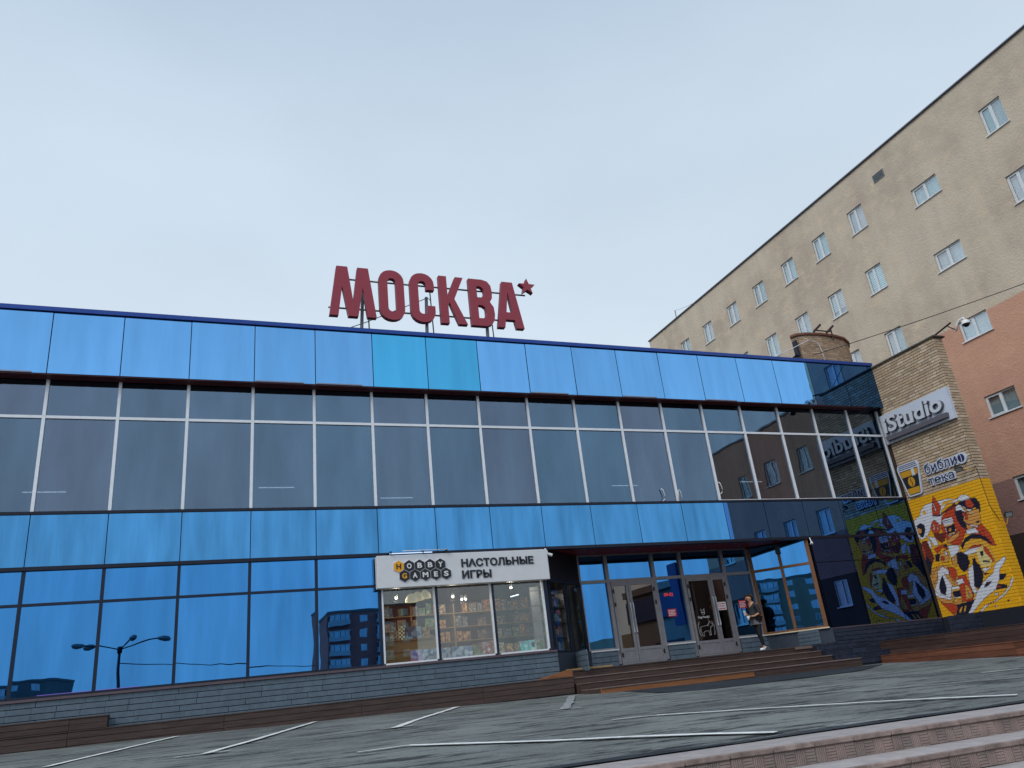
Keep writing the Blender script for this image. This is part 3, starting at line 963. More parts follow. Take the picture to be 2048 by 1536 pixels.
for i, (zt, yf) in enumerate(((0.335, 19.75), (0.165, 19.40), (0.005, 19.05), (-0.155, 18.7))):
    x = XS1 + 0.01
    while x < 19.75:
        x1 = min(x + 0.52, 19.76)
        box('tile', x + 0.003, x1 - 0.003, yf, yf + 0.34, zt - 0.03, zt, NAVYTILE, sr, bev=0.004)
        box('tile', x + 0.003, x1 - 0.003, yf + 0.01, yf + 0.03, zt - 0.16, zt - 0.032, NAVYTILE, sr, bev=0.004)
        x = x1
    box('step_core', XS1 + 0.01, 19.76, yf + 0.032, 19.95, -0.7, zt - 0.032, NAVYJOINT, sr)

tr = empty('plank_terrace', (21, 14, -0.4), 'two-tier brown plank terrace in front of the painted brick wall', 'deck')
y = 4.0
while y < 19.4:
    y1 = min(y + 2.6, 18.8)
    if y1 - y > 0.1:
        for z0, z1 in ((-0.325, -0.185), (-0.475, -0.331), (-0.63, -0.481)):
            box('plank', 19.0 + random.uniform(-0.003, 0.003), 19.03, y + 0.002, y1 - 0.002, z0, z1, DECKRED, tr, bev=0.005)
        for j in range(6):
            box('board', 18.985 + 0.135 * j, 19.115 + 0.135 * j, y + 0.002, y1 - 0.002, -0.182, -0.157, DECKRED, tr, bev=0.004)
    y2 = min(y + 2.6, 19.42)
    for z0, z1 in ((0.10, 0.215), (-0.03, 0.094), (-0.155, -0.036)):
        box('plank', 19.8 + random.uniform(-0.003, 0.003), 19.83, y + 0.002, y2 - 0.002, z0, z1, DECKDARK, tr, bev=0.005)
    for j in range(25):
        box('board', 19.785 + 0.14 * j, 19.92 + 0.14 * j, y + 0.002, y2 - 0.002, 0.218, 0.243, DECKDARK, tr, bev=0.004)
    y += 2.6
box('terrace_frame', 19.85, 23.3, 4.0, 19.4, -0.9, 0.21, SLABDARK, tr)
box('terrace_frame', 19.05, 19.8, 4.0, 18.78, -0.9, -0.185, SLABDARK, tr)
MURAL = [(0,[44,432,72,448,116,449,168,445,208,432,190,425,154,428,125,412,126,383,110,370,65,364,46,346,18,335,0,352,-3,379,0,402,22,414,38,417]),
(5,[53,430,62,429,68,421,62,416,53,418]),
(5,[147,441,194,435,177,430,147,429,127,428]),
(1,[119,394,155,411,184,417,214,390,253,344,273,306,280,263,259,270,237,302,189,324,158,290,127,296,112,315,104,356]),
(4,[123,406,187,427,186,413,154,408,112,397]),
(2,[87,408,122,403,116,397,85,403]),
(1,[112,470,131,427,114,402,87,405,93,430]),
(0,[108,454,108,416,102,416,103,440]),
(1,[88,392,98,381,106,365,98,350,82,344,67,351,64,368,73,382]),
(0,[78,378,83,378,78,355,73,354]),
(0,[93,373,96,370,93,355,89,354]),
(4,[70,348,118,341,104,314,88,311,69,334]),
(2,[184,417,206,427,242,427,262,424,272,404,265,375,258,380,251,394,220,389,198,388,201,365,198,333,182,344,173,369,173,394]),
(0,[197,438,216,444,230,443,244,432,242,424,205,425]),
(1,[223,424,243,424,251,403,240,393,219,405]),
(2,[205,425,223,424,221,404,240,393,229,393,212,404]),
(0,[180,412,195,418,213,407,223,396,244,389,227,386,209,387,198,397,180,399]),
(3,[203,410,215,403,224,388,213,387,206,402]),
(3,[208,385,242,389,263,388,258,358,252,340,235,333,219,346,200,353,194,367]),
(1,[208,383,221,382,210,360,201,364]),
(0,[223,380,242,380,243,377,223,376]),
(2,[236,351,252,351,244,343,238,346]),
(0,[204,354,227,341,247,336,235,332,216,339]),
(3,[200,353,216,340,229,331,217,323,197,335]),
(0,[192,333,228,333,238,314,191,318]),
(1,[238,314,255,321,251,299,241,304]),
(2,[156,288,180,309,208,317,237,309,258,293,270,268,254,281,232,296,202,302,178,295,159,275]),
(5,[158,273,177,292,201,299,231,293,253,279,262,254,264,219,231,213,163,255]),
(1,[176,271,198,282,229,279,247,263,257,220,227,219,201,260]),
(0,[156,266,184,273,227,273,210,258,170,254]),
(6,[206,265,233,274,233,254,249,224,237,210,210,210,203,230]),
(2,[217,257,228,258,226,243,217,242]),
(2,[217,230,242,224,239,220,216,224]),
(0,[116,382,131,386,160,384,157,331,123,324]),
(2,[119,380,157,380,157,378,119,377]),
(2,[119,374,157,374,156,372,119,371]),
(2,[122,364,158,364,155,335,123,332]),
(3,[122,364,153,364,152,358,121,356]),
(3,[127,336,156,336,155,332,126,328]),
(3,[130,350,139,353,144,348,139,340,132,339,129,344]),
(3,[112,315,130,324,155,331,172,336,160,318,132,308,112,302]),
(0,[167,343,171,341,167,334]),
(2,[10,386,31,393,45,382,41,363,25,343,16,347,28,369,14,380]),
(3,[13,382,29,371,21,350,11,356,10,370]),
(2,[14,362,26,356,25,343,15,349]),
(0,[35,348,73,333,76,307,58,306,51,328]),
(4,[-11,301,17,332,36,331,45,268,26,249,0,235,-14,260,-21,280]),
(1,[-12,292,15,323,17,296,4,244,-11,262]),
(0,[35,328,50,332,47,300,38,305]),
(2,[15,284,30,255,13,220,1,214,-3,248]),
(2,[-5,330,9,329,8,308,-7,307]),
(3,[-7,306,9,306,8,298,-6,287]),
(0,[110,300,151,292,148,274,130,265,109,256,106,269]),
(1,[52,299,82,306,108,304,105,285,86,295,60,278]),
(2,[51,280,72,279,58,253,45,259]),
(2,[92,304,108,305,106,284,100,293]),
(3,[73,283,102,289,102,257,94,246,68,248,63,265]),
(0,[90,288,102,276,94,267,88,273]),
(1,[73,272,85,264,77,253,66,258]),
(3,[107,257,131,266,130,243,117,229,105,235]),
(0,[109,253,123,258,117,248]),
(2,[131,268,151,271,170,254,171,232,155,211,138,206,128,219,125,238]),
(3,[10,217,30,239,54,243,91,238,115,215,104,174,76,129,62,120,51,108,16,128,-9,155,-4,184]),
(3,[14,213,35,232,52,235,32,204,12,185]),
(0,[40,225,65,239,83,222,83,177,62,137,42,137,26,147,5,167,32,198]),
(2,[41,196,55,209,57,169,45,145,29,153,27,173]),
(1,[81,233,110,225,112,203,95,180,85,201]),
(3,[61,215,80,208,93,172,80,170]),
(0,[-2,170,24,152,67,133,60,127,20,140,-6,158]),
(1,[111,197,142,198,145,173,148,128,134,112,98,118,106,164]),
(3,[128,170,141,159,145,125,113,120]),
(0,[101,186,125,190,129,173,100,170]),
(0,[126,152,136,139,132,138]),
(0,[127,143,136,130,131,130]),
(0,[74,168,105,168,101,131,72,130]),
(2,[75,154,102,153,99,133,75,133]),
(5,[76,159,102,159,102,154,75,154]),
(3,[63,123,101,126,99,111,68,108]),
(1,[15,126,74,113,86,106,54,77]),
(2,[73,111,144,117,133,97,104,77,57,78,75,96]),
(5,[83,98,95,102,82,86,74,84]),
(5,[102,101,108,103,100,87,92,85]),
(0,[153,208,180,228,161,150,168,140,149,133,145,167]),
(2,[183,242,194,243,193,228,203,218,204,185,193,166,172,147,158,156,170,193]),
(0,[205,208,241,203,210,192]),
(4,[204,196,228,186,207,184]),
(2,[259,181,283,176,265,161,250,161]),
(2,[242,153,273,145,269,136,222,136]),
(1,[240,147,264,142,231,140]),
(0,[297,230,296,218,264,192,253,165,229,136,193,121,159,103,125,78,104,77,142,114,163,141,201,170,239,188,250,209,271,220]),
(2,[191,148,206,164,227,163,208,151]),
(1,[206,159,224,163,211,155]),
(0,[297,169,298,155,282,137,254,116,223,103,190,96,160,78,145,77,173,95,211,104,250,122,277,141,290,159]),
(0,[223,129,236,124,229,118,219,122]),
(0,[207,92,218,88,209,84]),
(2,[256,102,263,101,260,96,255,97])]

# ================================================================== BRICK PIER WITH MURAL
PAL = [srgb(214, 218, 228), srgb(186, 70, 40), srgb(30, 27, 46), srgb(206, 150, 76), srgb(112, 48, 36), srgb(216, 164, 58), srgb(216, 202, 142)]
YELLOW = srgb(228, 172, 26)
_polys = []
for c, q in MURAL:
    p = [(q[i] / 100, q[i + 1] / 100) for i in range(0, len(q), 2)]
    _polys.append((c, p, min(a for a, b in p), max(a for a, b in p), min(b for a, b in p), max(b for a, b in p)))


def paint(u, v):
    for c, p, a0, a1, b0, b1 in reversed(_polys):
        if a0 <= u <= a1 and b0 <= v <= b1:
            ins = False
            j = len(p) - 1
            for i in range(len(p)):
                if (p[i][1] > v) != (p[j][1] > v) and u < (p[j][0] - p[i][0]) * (v - p[i][1]) / (p[j][1] - p[i][1]) + p[i][0]: ins = not ins
                j = i
            if ins:
                if c in (0, 1, 3, 4):
                    j = len(p) - 1
                    for i in range(len(p)):
                        ax, ay, bx, by = p[j][0], p[j][1], p[i][0], p[i][1]
                        L2 = (bx - ax) ** 2 + (by - ay) ** 2 or 1e-9
                        t = max(0, min(1, ((u - ax) * (bx - ax) + (v - ay) * (by - ay)) / L2))
                        if (ax + t * (bx - ax) - u) ** 2 + (ay + t * (by - ay) - v) ** 2 < 0.00017: return PAL[2]
                        j = i
                return PAL[c]
    return YELLOW


BR = [srgb(*c) for c in ((188, 168, 144), (184, 163, 140), (180, 159, 134), (194, 175, 152), (172, 152, 130), (186, 167, 146), (182, 160, 132), (166, 147, 126), (200, 183, 162), (178, 158, 136))]
pier = empty('brick_pier', (23.6, 18.5, 0.2), 'tall tan brick wing wall with a yellow painted mural on its lower half', 'wall')
box('core', 23.402, 23.84, 17.022, 20.42, -0.4, 9.80, MORTAR, pier)


def col_mesh(name, V, F, C, mats, idx=None):
    me = bpy.data.meshes.new(name)
    me.from_pydata(V, [], F)
    a = me.color_attributes.new(name='Col', type='FLOAT_COLOR', domain='POINT')
    for i, c in enumerate(C): a.data[i].color = (c[0], c[1], c[2], 1)
    for m in mats: me.materials.append(m)
    if idx:
        for p, i in zip(me.polygons, idx): p.material_index = i
    return me


def brick_geo(w, h, d, nu, nv, colf):
    """front in local u (right), v (up), protruding +d; local coords centred"""
    V, F, C = [], [], []
    for j in range(nv + 1):
        for i in range(nu + 1):
            V.append((-w / 2 + w * i / nu, -h / 2 + h * j / nv, d)); C.append(colf(V[-1][0], V[-1][1]))
    for j in range(nv):
        for i in range(nu):
            a = j * (nu + 1) + i
            F.append((a, a + 1, a + nu + 2, a + nu + 1))
    b = len(V)
    for x, y in ((-1, -1), (1, -1), (1, 1), (-1, 1)):
        V.append((x * w / 2, y * h / 2, -0.03)); C.append(colf(x * w / 2, y * h / 2))
    c0, c1, c2, c3 = 0, nu, (nv + 1) * (nu + 1) - 1, nv * (nu + 1)
    F += [tuple(range(c0, c1 + 1))[::-1] + (b, b + 1)]
    F += [(c3, b + 3, b + 2) + tuple(range(c2, c3, -1))]
    F += [(c1, b + 1, b + 2, c2) if nv == 1 else (b + 1, b + 2) + tuple(range(c2, c1 - 1, -(nu + 1)))]
    F += [(b, c0, c3, b + 3) if nv == 1 else (b + 3, b) + tuple(range(c0, c3 + 1, nu + 1))]
    return V, F, C


bricks = []   # (score, plane, uc, vc, w, painted, tint)
CH = 0.10
Zb = 0.775
row = 0
while Zb + row * CH < 9.84:
    zc = Zb + row * CH + CH / 2
    u = -0.29 * random.choice((0, 0.5, 0.25, 0.75))
    while u < 2.93:
        w = 0.28 if random.random() < 0.75 else 0.13
        a, b = max(u, 0.0), min(u + w, 2.93)
        if b - a > 0.05:
            y = 19.93 - (a + b) / 2
            d2 = 23.4 ** 2 + y * y + zc * zc
            bricks.append((23.4 / d2 ** 1.5 * (b - a) * 1e4, 'W', (a + b) / 2, zc, b - a, zc < 4.80))
        u += w + 0.016
    u = 0.0
    lens = (0.28, 0.14) if row % 2 else (0.13, 0.28)
    for w in lens:
        x = 23.40 + u + w / 2
        d2 = x * x + 17 * 17 + zc * zc
        if w > 0.06: bricks.append((17 / d2 ** 1.5 * w * 1e4, 'S', u + w / 2, zc, w, zc < 4.80))
        u += w + 0.014
    row += 1
bricks.sort(key=lambda b: -b[0])
_bm = {}
JV, JF, JC, JI = [], [], [], []
for n, (sc, pl, uc, vc, w, painted) in enumerate(bricks):
    h = CH - 0.020
    dep = 0.016 + random.uniform(-0.0025, 0.0025)
    if painted:
        if pl == 'W': cf = lambda a, b, uc=uc, vc=vc: paint(0.07 + uc + a, vc + b)
        else: cf = lambda a, b: YELLOW
        g = brick_geo(w, h, dep, max(4, int(w / 0.02)) if pl == 'W' else 1, 4 if pl == 'W' else 1, cf)
        mm = PAINTED
    else:
        ci = random.randrange(10)
        key = (round(w, 2), ci)
        g = brick_geo(w, h, 0.016, 1, 1, lambda a, b, ci=ci: BR[ci]); mm = BRICK
    if pl == 'W': M3 = Matrix(((0, 0, -1), (-1, 0, 0), (0, 1, 0))); c = Vector((23.398, 19.93 - uc, vc))
    else: M3 = Matrix(((1, 0, 0), (0, 0, -1), (0, 1, 0))); c = Vector((23.40 + uc, 17.018, vc))
    tilt = Matrix.Rotation(random.uniform(-0.012, 0.012), 3, 'Z')
    if n < 300:
        if painted: me = col_mesh('brick', *g, [mm])
        else:
            if key not in _bm: _bm[key] = col_mesh('brick', *g, [mm])
            me = _bm[key]
        o = bpy.data.objects.new('brick', me)
        place(o, c, pier)
        o.rotation_euler = (M3 @ tilt).to_euler()
    else:
        b = len(JV)
        R = M3 @ tilt
        JV += [R @ Vector(v) + c - Vector((23.4, 18.5, 5)) for v in g[0]]
        JF += [tuple(b + i for i in f) for f in g[1]]
        JC += g[2]
        JI += [1 if painted else 0] * len(g[1])
o = bpy.data.objects.new('brick_courses', col_mesh('brick_courses', JV, JF, JC, [BRICK, PAINTED], JI))
place(o, (23.4, 18.5, 5), pier)
o['kind'] = 'stuff'
# paint film on the recessed joints of the mural
V, F, C = [], [], []
NU, NV = 118, 161
for j in range(NV + 1):
    for i in range(NU + 1):
        u, v = 2.93 * i / NU, 0.775 + 4.025 * j / NV
        V.append((0, -u, v)); C.append(paint(0.07 + u, v))
for j in range(NV):
    for i in range(NU):
        a = j * (NU + 1) + i
        F.append((a, a + 1, a + NU + 2, a + NU + 1))
o = bpy.data.objects.new('paint_film', col_mesh('paint_film', V, F, C, [PAINTED]))
place(o, (23.3985, 19.93, 0), pier)
V = [(23.402, 17.0185, 0.775), (23.845, 17.0185, 0.775), (23.845, 17.0185, 4.8), (23.402, 17.0185, 4.8)]
o = bpy.data.objects.new('paint_film', col_mesh('paint_film', [Vector(v) - Vector(V[0]) for v in V], [(0, 1, 2, 3)], [YELLOW] * 4, [PAINTED]))
place(o, V[0], pier)
y = 16.90
for k in range(5):
    y1 = min(y + 0.72, 20.0)
    box('coping_slab', 23.32 + random.uniform(-0.015, 0.015), 23.90, y + 0.003, y1 - 0.003, 9.815, 9.88 + random.uniform(-0.008, 0.008), COPING, pier, bev=0.01)
    y = y1
tiles_along((23.36, 19.94), (23.36, 16.95), 0.1, 0.76, 5, 0.42, NAVYTILE, NAVYJOINT, pier, off=0.02)
tiles_along((23.34, 16.96), (23.86, 16.96), 0.1, 0.76, 5, 0.42, NAVYTILE, NAVYJOINT, pier, off=0.02)

# ================================================================== TAN BUILDING ON THE RIGHT
SC = 1.208
XT = 23.85 * SC
YT0, YT1, YW = 3.2, 41.5, 11.2
ZR, ZP, ZM, ZD = 17.9 * SC, 9.98 * SC, 4.57 * SC, 2.90 * SC
tb = empty('tan_building', (XT + 3, 22, -0.4), 'tall tan stuccoed building with a salmon lower part and small white windows', 'building')
wins = []
H1, W1 = 1.04 * SC, 0.78 * SC
for u in (31.12, 29.07, 26.98, 24.93, 22.87, 20.86, 18.80):
    for zt in (16.43, 13.73): wins.append((u, zt, W1, H1))
for u in (18.80, 20.86, 22.87): wins.append((u, 11.03, W1, H1))
for zt in (15.48, 12.75, 10.03, 7.32, 4.60): wins.append((15.74, zt, 1.09 * SC, 0.73 * SC))
for u in (12.70, 10.65):
    for zt in (16.43, 13.73, 11.03, 8.32, 5.60, 2.76): wins.append((u, zt, W1, H1))
for u in (8.60, 6.55, 4.50):
    for zt in (8.32, 5.60, 2.76): wins.append((u, zt, W1, H1))
holes = [(u * SC - w / 2, u * SC + w / 2, zt * SC - h, zt * SC) for u, zt, w, h in wins]
ys = sorted(set([YT0, YW, YT1] + [round(a, 4) for hh in holes for a in hh[:2]]))
zs = sorted(set([-2.0, ZD, ZM, ZP, ZR] + [round(a, 4) for hh in holes for a in hh[2:]]))
hs = [tuple(round(a, 4) for a in hh) for hh in holes]
V, F, I = [], [], []


def quad(a, b, c, d, i):
    k = len(V)
    V.extend((a, b, c, d)); F.append((k, k + 1, k + 2, k + 3)); I.append(i)


for y0, y1 in zip(ys, ys[1:]):
    for z0, z1 in zip(zs, zs[1:]):
        yc, zc = (y0 + y1) / 2, (z0 + z1) / 2
        if yc < YW and zc > ZP: continue
        if any(h[0] < yc < h[1] and h[2] < zc < h[3] for h in hs): continue
        mi = 0 if zc > ZP else 1 if zc > ZM else 2 if zc > ZD else 3
        quad((XT, y1, z0), (XT, y0, z0), (XT, y0, z1), (XT, y1, z1), mi)
RV = 0.14
for y0, y1, z0, z1 in hs:
    mi = 0 if z1 > ZP + .1 else 1 if (z0 + z1) / 2 > ZM else 2
    quad((XT, y0, z0), (XT + RV, y0, z0), (XT + RV, y0, z1), (XT, y0, z1), mi)
    quad((XT, y1, z1), (XT + RV, y1, z1), (XT + RV, y1, z0), (XT, y1, z0), mi)
    quad((XT, y0, z1), (XT + RV, y0, z1), (XT + RV, y1, z1), (XT, y1, z1), mi)
    quad((XT, y1, z0), (XT + RV, y1, z0), (XT + RV, y0, z0), (XT, y0, z0), mi)
XB = XT + 12
quad((XT, YT1, -2), (XT, YT1, ZR), (XB, YT1, ZR), (XB, YT1, -2), 0)
quad((XT, YW, ZP), (XB, YW, ZP), (XB, YW, ZR), (XT, YW, ZR), 0)
quad((XT, YT0, -2), (XB, YT0, -2), (XB, YT0, ZP), (XT, YT0, ZP), 1)
quad((XT, YT0, ZP), (XB, YT0, ZP), (XB, YW, ZP), (XT, YW, ZP), 1)
quad((XT, YW, ZR), (XB, YW, ZR), (XB, YT1, ZR), (XT, YT1, ZR), 0)
quad((XB, YT0, -2), (XB, YT1, -2), (XB, YT1, ZP), (XB, YT0, ZP), 1)
meshobj('wall', V, F, [TAN, PINK, MAUVE, UMBER], tb, (XT, 22, 0), I)
y = YW
while y < YT1:
    y1 = min(y + 3.1, YT1 + 0.04)
    box('roof_flashing', XT - 0.07, XT + 0.5, y, y1 - 0.005, ZR - 0.01, ZR + 0.06, FLASH, tb)
    box('drip_edge', XT - 0.085, XT - 0.072, y, y1 - 0.005, ZR - 0.03, ZR + 0.005, NAVYMETAL, tb)
    y = y1
y = YT0
while y < YW:
    box('roof_flashing', XT - 0.07, XT + 0.5, y, min(y + 3, YW) - 0.005, ZP + 0.0, ZP + 0.09, FLASH, tb)
    y += 3
for n, (y0, y1, z0, z1) in enumerate(hs):
    xf = XT + 0.075
    f = 0.055
    ym = (y0 + y1) / 2
    u, zt = wins[n][0], wins[n][1]
    w = multi('window', [(xf, xf + 0.06, y0, y0 + f, z0, z1), (xf, xf + 0.06, y1 - f, y1, z0, z1), (xf, xf + 0.06, y0 + f, y1 - f, z1 - f, z1), (xf, xf + 0.06, y0 + f, y1 - f, z0, z0 + f), (xf - 0.004, xf + 0.056, ym - 0.04, ym + 0.04, z0 + f, z1 - f),
                         (xf - 0.012, xf + 0.02, ym + 0.04, ym + 0.08, z0 + f, z1 - f), (xf - 0.012, xf + 0.02, y1 - f - 0.04, y1 - f, z0 + f, z1 - f), (xf - 0.012, xf + 0.02, ym + 0.08, y1 - f - 0.04, z0 + f, z0 + f + 0.04), (xf - 0.012, xf + 0.02, ym + 0.08, y1 - f - 0.04, z1 - f - 0.04, z1 - f)], PVC, tb, (XT, ym, z0))
    box('pane', xf + 0.022, xf + 0.03, y0 + f, ym - 0.04, z0 + f, z1 - f, PANEGREY, w)
    box('pane', xf + 0.022, xf + 0.03, ym + 0.04, y1 - f, z0 + f, z1 - f, PANEGREY, w)
    box('sill', XT - 0.06, XT + 0.074, y0 - 0.05, y1 + 0.05, z0 - 0.035, z0 + 0.004, WHITESILL, w)
    back = CURTAIN if random.random() < 0.6 else ROOMDARK
    if zt == 13.73 and u in (18.80, 20.86):
        back = ROOMDARK
        k = 0
        zz = z1 - f - 0.02
        while zz > z0 + f + (0.3 if u > 20 else 0):
            box('blind_slat', xf + 0.07, xf + 0.075, y0 + f, y1 - f, zz - 0.055, zz, BLINDW, w)
            zz -= 0.095
    box('curtain', xf + 0.13, xf + 0.14, y0 - 0.1, y1 + 0.1, z0 - 0.1, z1 + 0.1, back, w)
gy0, gy1, gz0, gz1 = 17.04 * SC, 17.56 * SC, 16.74 * SC, 17.07 * SC
vg = multi('vent_grille', [(XT - 0.03, XT - 0.002, gy0, gy0 + 0.03, gz0, gz1), (XT - 0.03, XT - 0.002, gy1 - 0.03, gy1, gz0, gz1), (XT - 0.03, XT - 0.002, gy0 + 0.03, gy1 - 0.03, gz0, gz0 + 0.03), (XT - 0.03, XT - 0.002, gy0 + 0.03, gy1 - 0.03, gz1 - 0.03, gz1)], STEEL, tb, (XT, gy0, gz0))
box('vent_back', XT - 0.006, XT - 0.002, gy0 + 0.03, gy1 - 0.03, gz0 + 0.03, gz1 - 0.03, NAVYMETAL, vg)
zz = gz0 + 0.045
while zz < gz1 - 0.05:
    box('louvre', XT - 0.026, XT - 0.008, gy0 + 0.031, gy1 - 0.031, zz, zz + 0.018, STEEL, vg)
    zz += 0.036
ro = tube('roof_rod', [(XT + 0.2, 31.63 * SC, ZR), (XT + 0.2, 31.63 * SC, ZR + 0.75)], 0.035, STEEL, None)
tag(ro, 'thin metal rod standing on the roof edge of the tan building', 'rod')
c1 = tube('roof_wire', sag((XT + 0.2, 31.63 * SC, ZR + 0.74), (XT + 0.2, 27.5 * SC, ZR + 0.1), 0.25), 0.008, CABLE)
tag(c1, 'thin wire sloping from the roof rod down to the tan roof edge', 'wire')

# ------------------------------------------------------------------ rounded brick stair tower on the roof
tw = empty('rooftop_brick_turret', (22.8, 21.8, 9.9), 'rounded tan brick turret on the roof beside the brick wing wall', 'turret')
TP = [(23.3, 23.0), (21.50, 21.42), (21.62, 21.2), (22.0, 21.05), (22.62, 21.0), (23.3, 21.05), (23.95, 21.2), (24.5, 21.5), (24.85, 21.85), (24.98, 22.3), (24.95, 23.0)]
TZ = 11.78


def offs(P, d):
    cx, cy = 23.3, 22.3
    return [(x + d * (x - cx) / hypot(x - cx, y - cy), y + d * (y - cy) / hypot(x - cx, y - cy)) for x, y in P]


n = len(TP)
V = [(x, y, z) for z in (9.0, TZ) for x, y in TP]
F = [(i, i + 1, n + i + 1, n + i) for i in range(n - 1)] + [tuple(range(n, 2 * n))] + [(n - 1, 0, n, 2 * n - 1)]
meshobj('core', V, F, MORTAR, tw, (22.8, 21.8, 9.9))
JV, JF, JC = [], [], []
row = 0
z = 9.6
while z < TZ - 0.03:
    for a, b in zip(TP, TP[1:]):
        L = hypot(b[0] - a[0], b[1] - a[1])
        d = ((b[0] - a[0]) / L, (b[1] - a[1]) / L)
        nrm = (d[1], -d[0])
        m = max(1, int(round(L / 0.21)))
        s0 = -(row % 2) * 0.5
        for k in range(m + 1):
            t0, t1 = max((k + s0) / m, 0) * L + 0.005, min((k + 1 + s0) / m, 1) * L - 0.005
            if t1 - t0 < 0.03: continue
            c = random.choice(BR); c = (c[0] * 0.8, c[1] * 0.75, c[2] * 0.72)
            q = len(JV)
            for oo in (-0.01, 0.012):
                for tt, zz in ((t0, z + 0.005), (t1, z + 0.005), (t1, z + 0.071), (t0, z + 0.071)):
                    JV.append(Vector((a[0] + d[0] * tt + nrm[0] * oo, a[1] + d[1] * tt + nrm[1] * oo, zz)) - Vector((22.8, 21.8, 9.9)))
                    JC.append(c)
            JF += [(q + 4, q + 5, q + 6, q + 7), (q, q + 1, q + 5, q + 4), (q + 1, q + 2, q + 6, q + 5), (q + 2, q + 3, q + 7, q + 6), (q + 3, q, q + 4, q + 7)]
    z += 0.076
    row += 1
o = bpy.data.objects.new('brick_courses', col_mesh('brick_courses', JV, JF, JC, [BRICK]))
place(o, (22.8, 21.8, 9.9), tw)
o['kind'] = 'stuff'
RUST = mat('brown_brick_rim', srgb(112, 74, 60), 0.85, var=0.25, scale=8)
P1 = offs(TP, 0.09)
V = [(x, y, z) for z in (TZ - 0.02, TZ + 0.07) for x, y in P1]
F = [(i, i + 1, n + i + 1, n + i) for i in range(n - 1)] + [tuple(range(n, 2 * n)), tuple(range(n))[::-1]] + [(n - 1, 0, n, 2 * n - 1)]
meshobj('coping', V, F, RUST, tw, (22.8, 21.8, TZ))
br = empty('roof_bracket', (22.9, 21.2, TZ), 'dark steel bracket with two tilted arms on top of the brick turret', 'bracket')
for x in (22.55, 23.2):
    tube('arm', [(x - 0.28, 20.95, TZ + 0.10), (x + 0.12, 20.9, TZ + 0.42)], 0.045, DARKSTEEL, br, 4)
tube('bar', [(22.45, 20.97, TZ + 0.18), (23.2, 20.97, TZ + 0.18)], 0.03, DARKSTEEL, br, 4)
tube('foot', [(23.2, 20.95, TZ - 0.2), (23.2, 20.95, TZ + 0.3)], 0.035, DARKSTEEL, br, 4)
gt = empty('sloping_gutter', (21.0, 21.6, 10.4), 'dark sloping metal gutter beside the brick turret on the roof', 'gutter')
tube('gutter_pipe', [(20.1, 21.3, 10.0), (21.5, 21.3, 11.0)], 0.06, NAVYMETAL, gt, 6)
tube('gutter_rail', [(20.35, 21.25, 9.98), (21.6, 21.25, 10.85)], 0.035, STEEL, gt, 6)
box('end_plate', 21.42, 21.5, 21.15, 21.35, 10.9, 11.55, NAVYMETAL, gt)
cb = tube('roof_cable', [Vector((18.9, 20.9, 10.15)), Vector((19.6, 20.95, 10.45)), Vector((21.6, 20.95, 11.35)), Vector((21.95, 20.95, 11.5)), Vector((22.3, 20.93, 11.4)), Vector((22.42, 20.93, 11.0)), Vector((22.42, 20.93, 9.9))], 0.017, SIGNWHITE)
tag(cb, 'pale cable arching over the turret corner down to the blue roof edge', 'cable')
oc = tube('overhead_cable', sag((21.9, 20.93, 10.83), (26.4, 14.9, 11.22), 0.06, 24) + sag((26.4, 14.9, 11.22), (30.2, 9.8, 11.65), 0.06, 12)[1:], 0.014, CABLE)
tag(oc, 'thin dark overhead cable crossing in front of the tan and salmon wall', 'cable')

# ------------------------------------------------------------------ roof sign
ms = empty('roof_letter_sign', (6.7, 20.6, 10.0), 'large red block letters reading МОСКВА with a star on the roof', 'sign')


def stad(x0, x1, z0, z1, r, n=5):
    P = []
    for cx, cz, a0 in ((x1 - r, z1 - r, 0), (x0 + r, z1 - r, 90), (x0 + r, z0 + r, 180), (x1 - r, z0 + r, 270)):
        for k in range(n + 1):
            a = radians(a0 + 90 * k / n)
            P.append((cx + r * cos(a), cz + r * sin(a)))
    return P


zb, ztp = 10.80, 12.48
LET = [
    [[(3.58, ztp), (3.91, ztp), (4.06, 11.30), (4.21, ztp), (4.54, ztp), (4.75, zb), (4.48, zb), (4.36, 11.80), (4.20, zb), (3.91, zb), (3.74, 11.80), (3.61, zb), (3.35, zb)]],
    [stad(4.86, 5.64, zb - 0.02, ztp + 0.02, 0.37), stad(5.125, 5.385, 11.06, 12.22, 0.13)[::-1]],
    None,
    [[(6.78, zb), (7.04, zb), (7.04, 11.42), (7.09, 11.55), (7.36, zb), (7.64, zb), (7.26, 11.68), (7.60, ztp), (7.33, ztp), (7.04, 11.78), (7.04, ztp), (6.78, ztp)]],
    [[(7.78, zb), (8.28, zb), (8.46, 10.87), (8.56, 11.03), (8.59, 11.25), (8.57, 11.50), (8.46, 11.68), (8.54, 11.82), (8.56, 12.05), (8.53, 12.28), (8.42, 12.43), (8.24, ztp), (7.78, ztp)],
     [(8.04, 12.22), (8.18, 12.22), (8.27, 12.14), (8.29, 12.02), (8.26, 11.88), (8.16, 11.82), (8.04, 11.82)], [(8.04, 11.54), (8.18, 11.54), (8.28, 11.47), (8.32, 11.32), (8.29, 11.15), (8.18, 11.07), (8.04, 11.07)]],
    [[(8.66, zb), (8.90, zb), (8.95, 11.09), (9.26, 11.09), (9.31, zb), (9.57, zb), (9.31, ztp), (8.94, ztp)], [(9.11, 12.12), (9.21, 11.36), (9.00, 11.36)]],
]
so = stad(5.83, 6.61, zb - 0.02, ztp + 0.02, 0.37); si = stad(6.095, 6.355, 11.06, 12.22, 0.13)
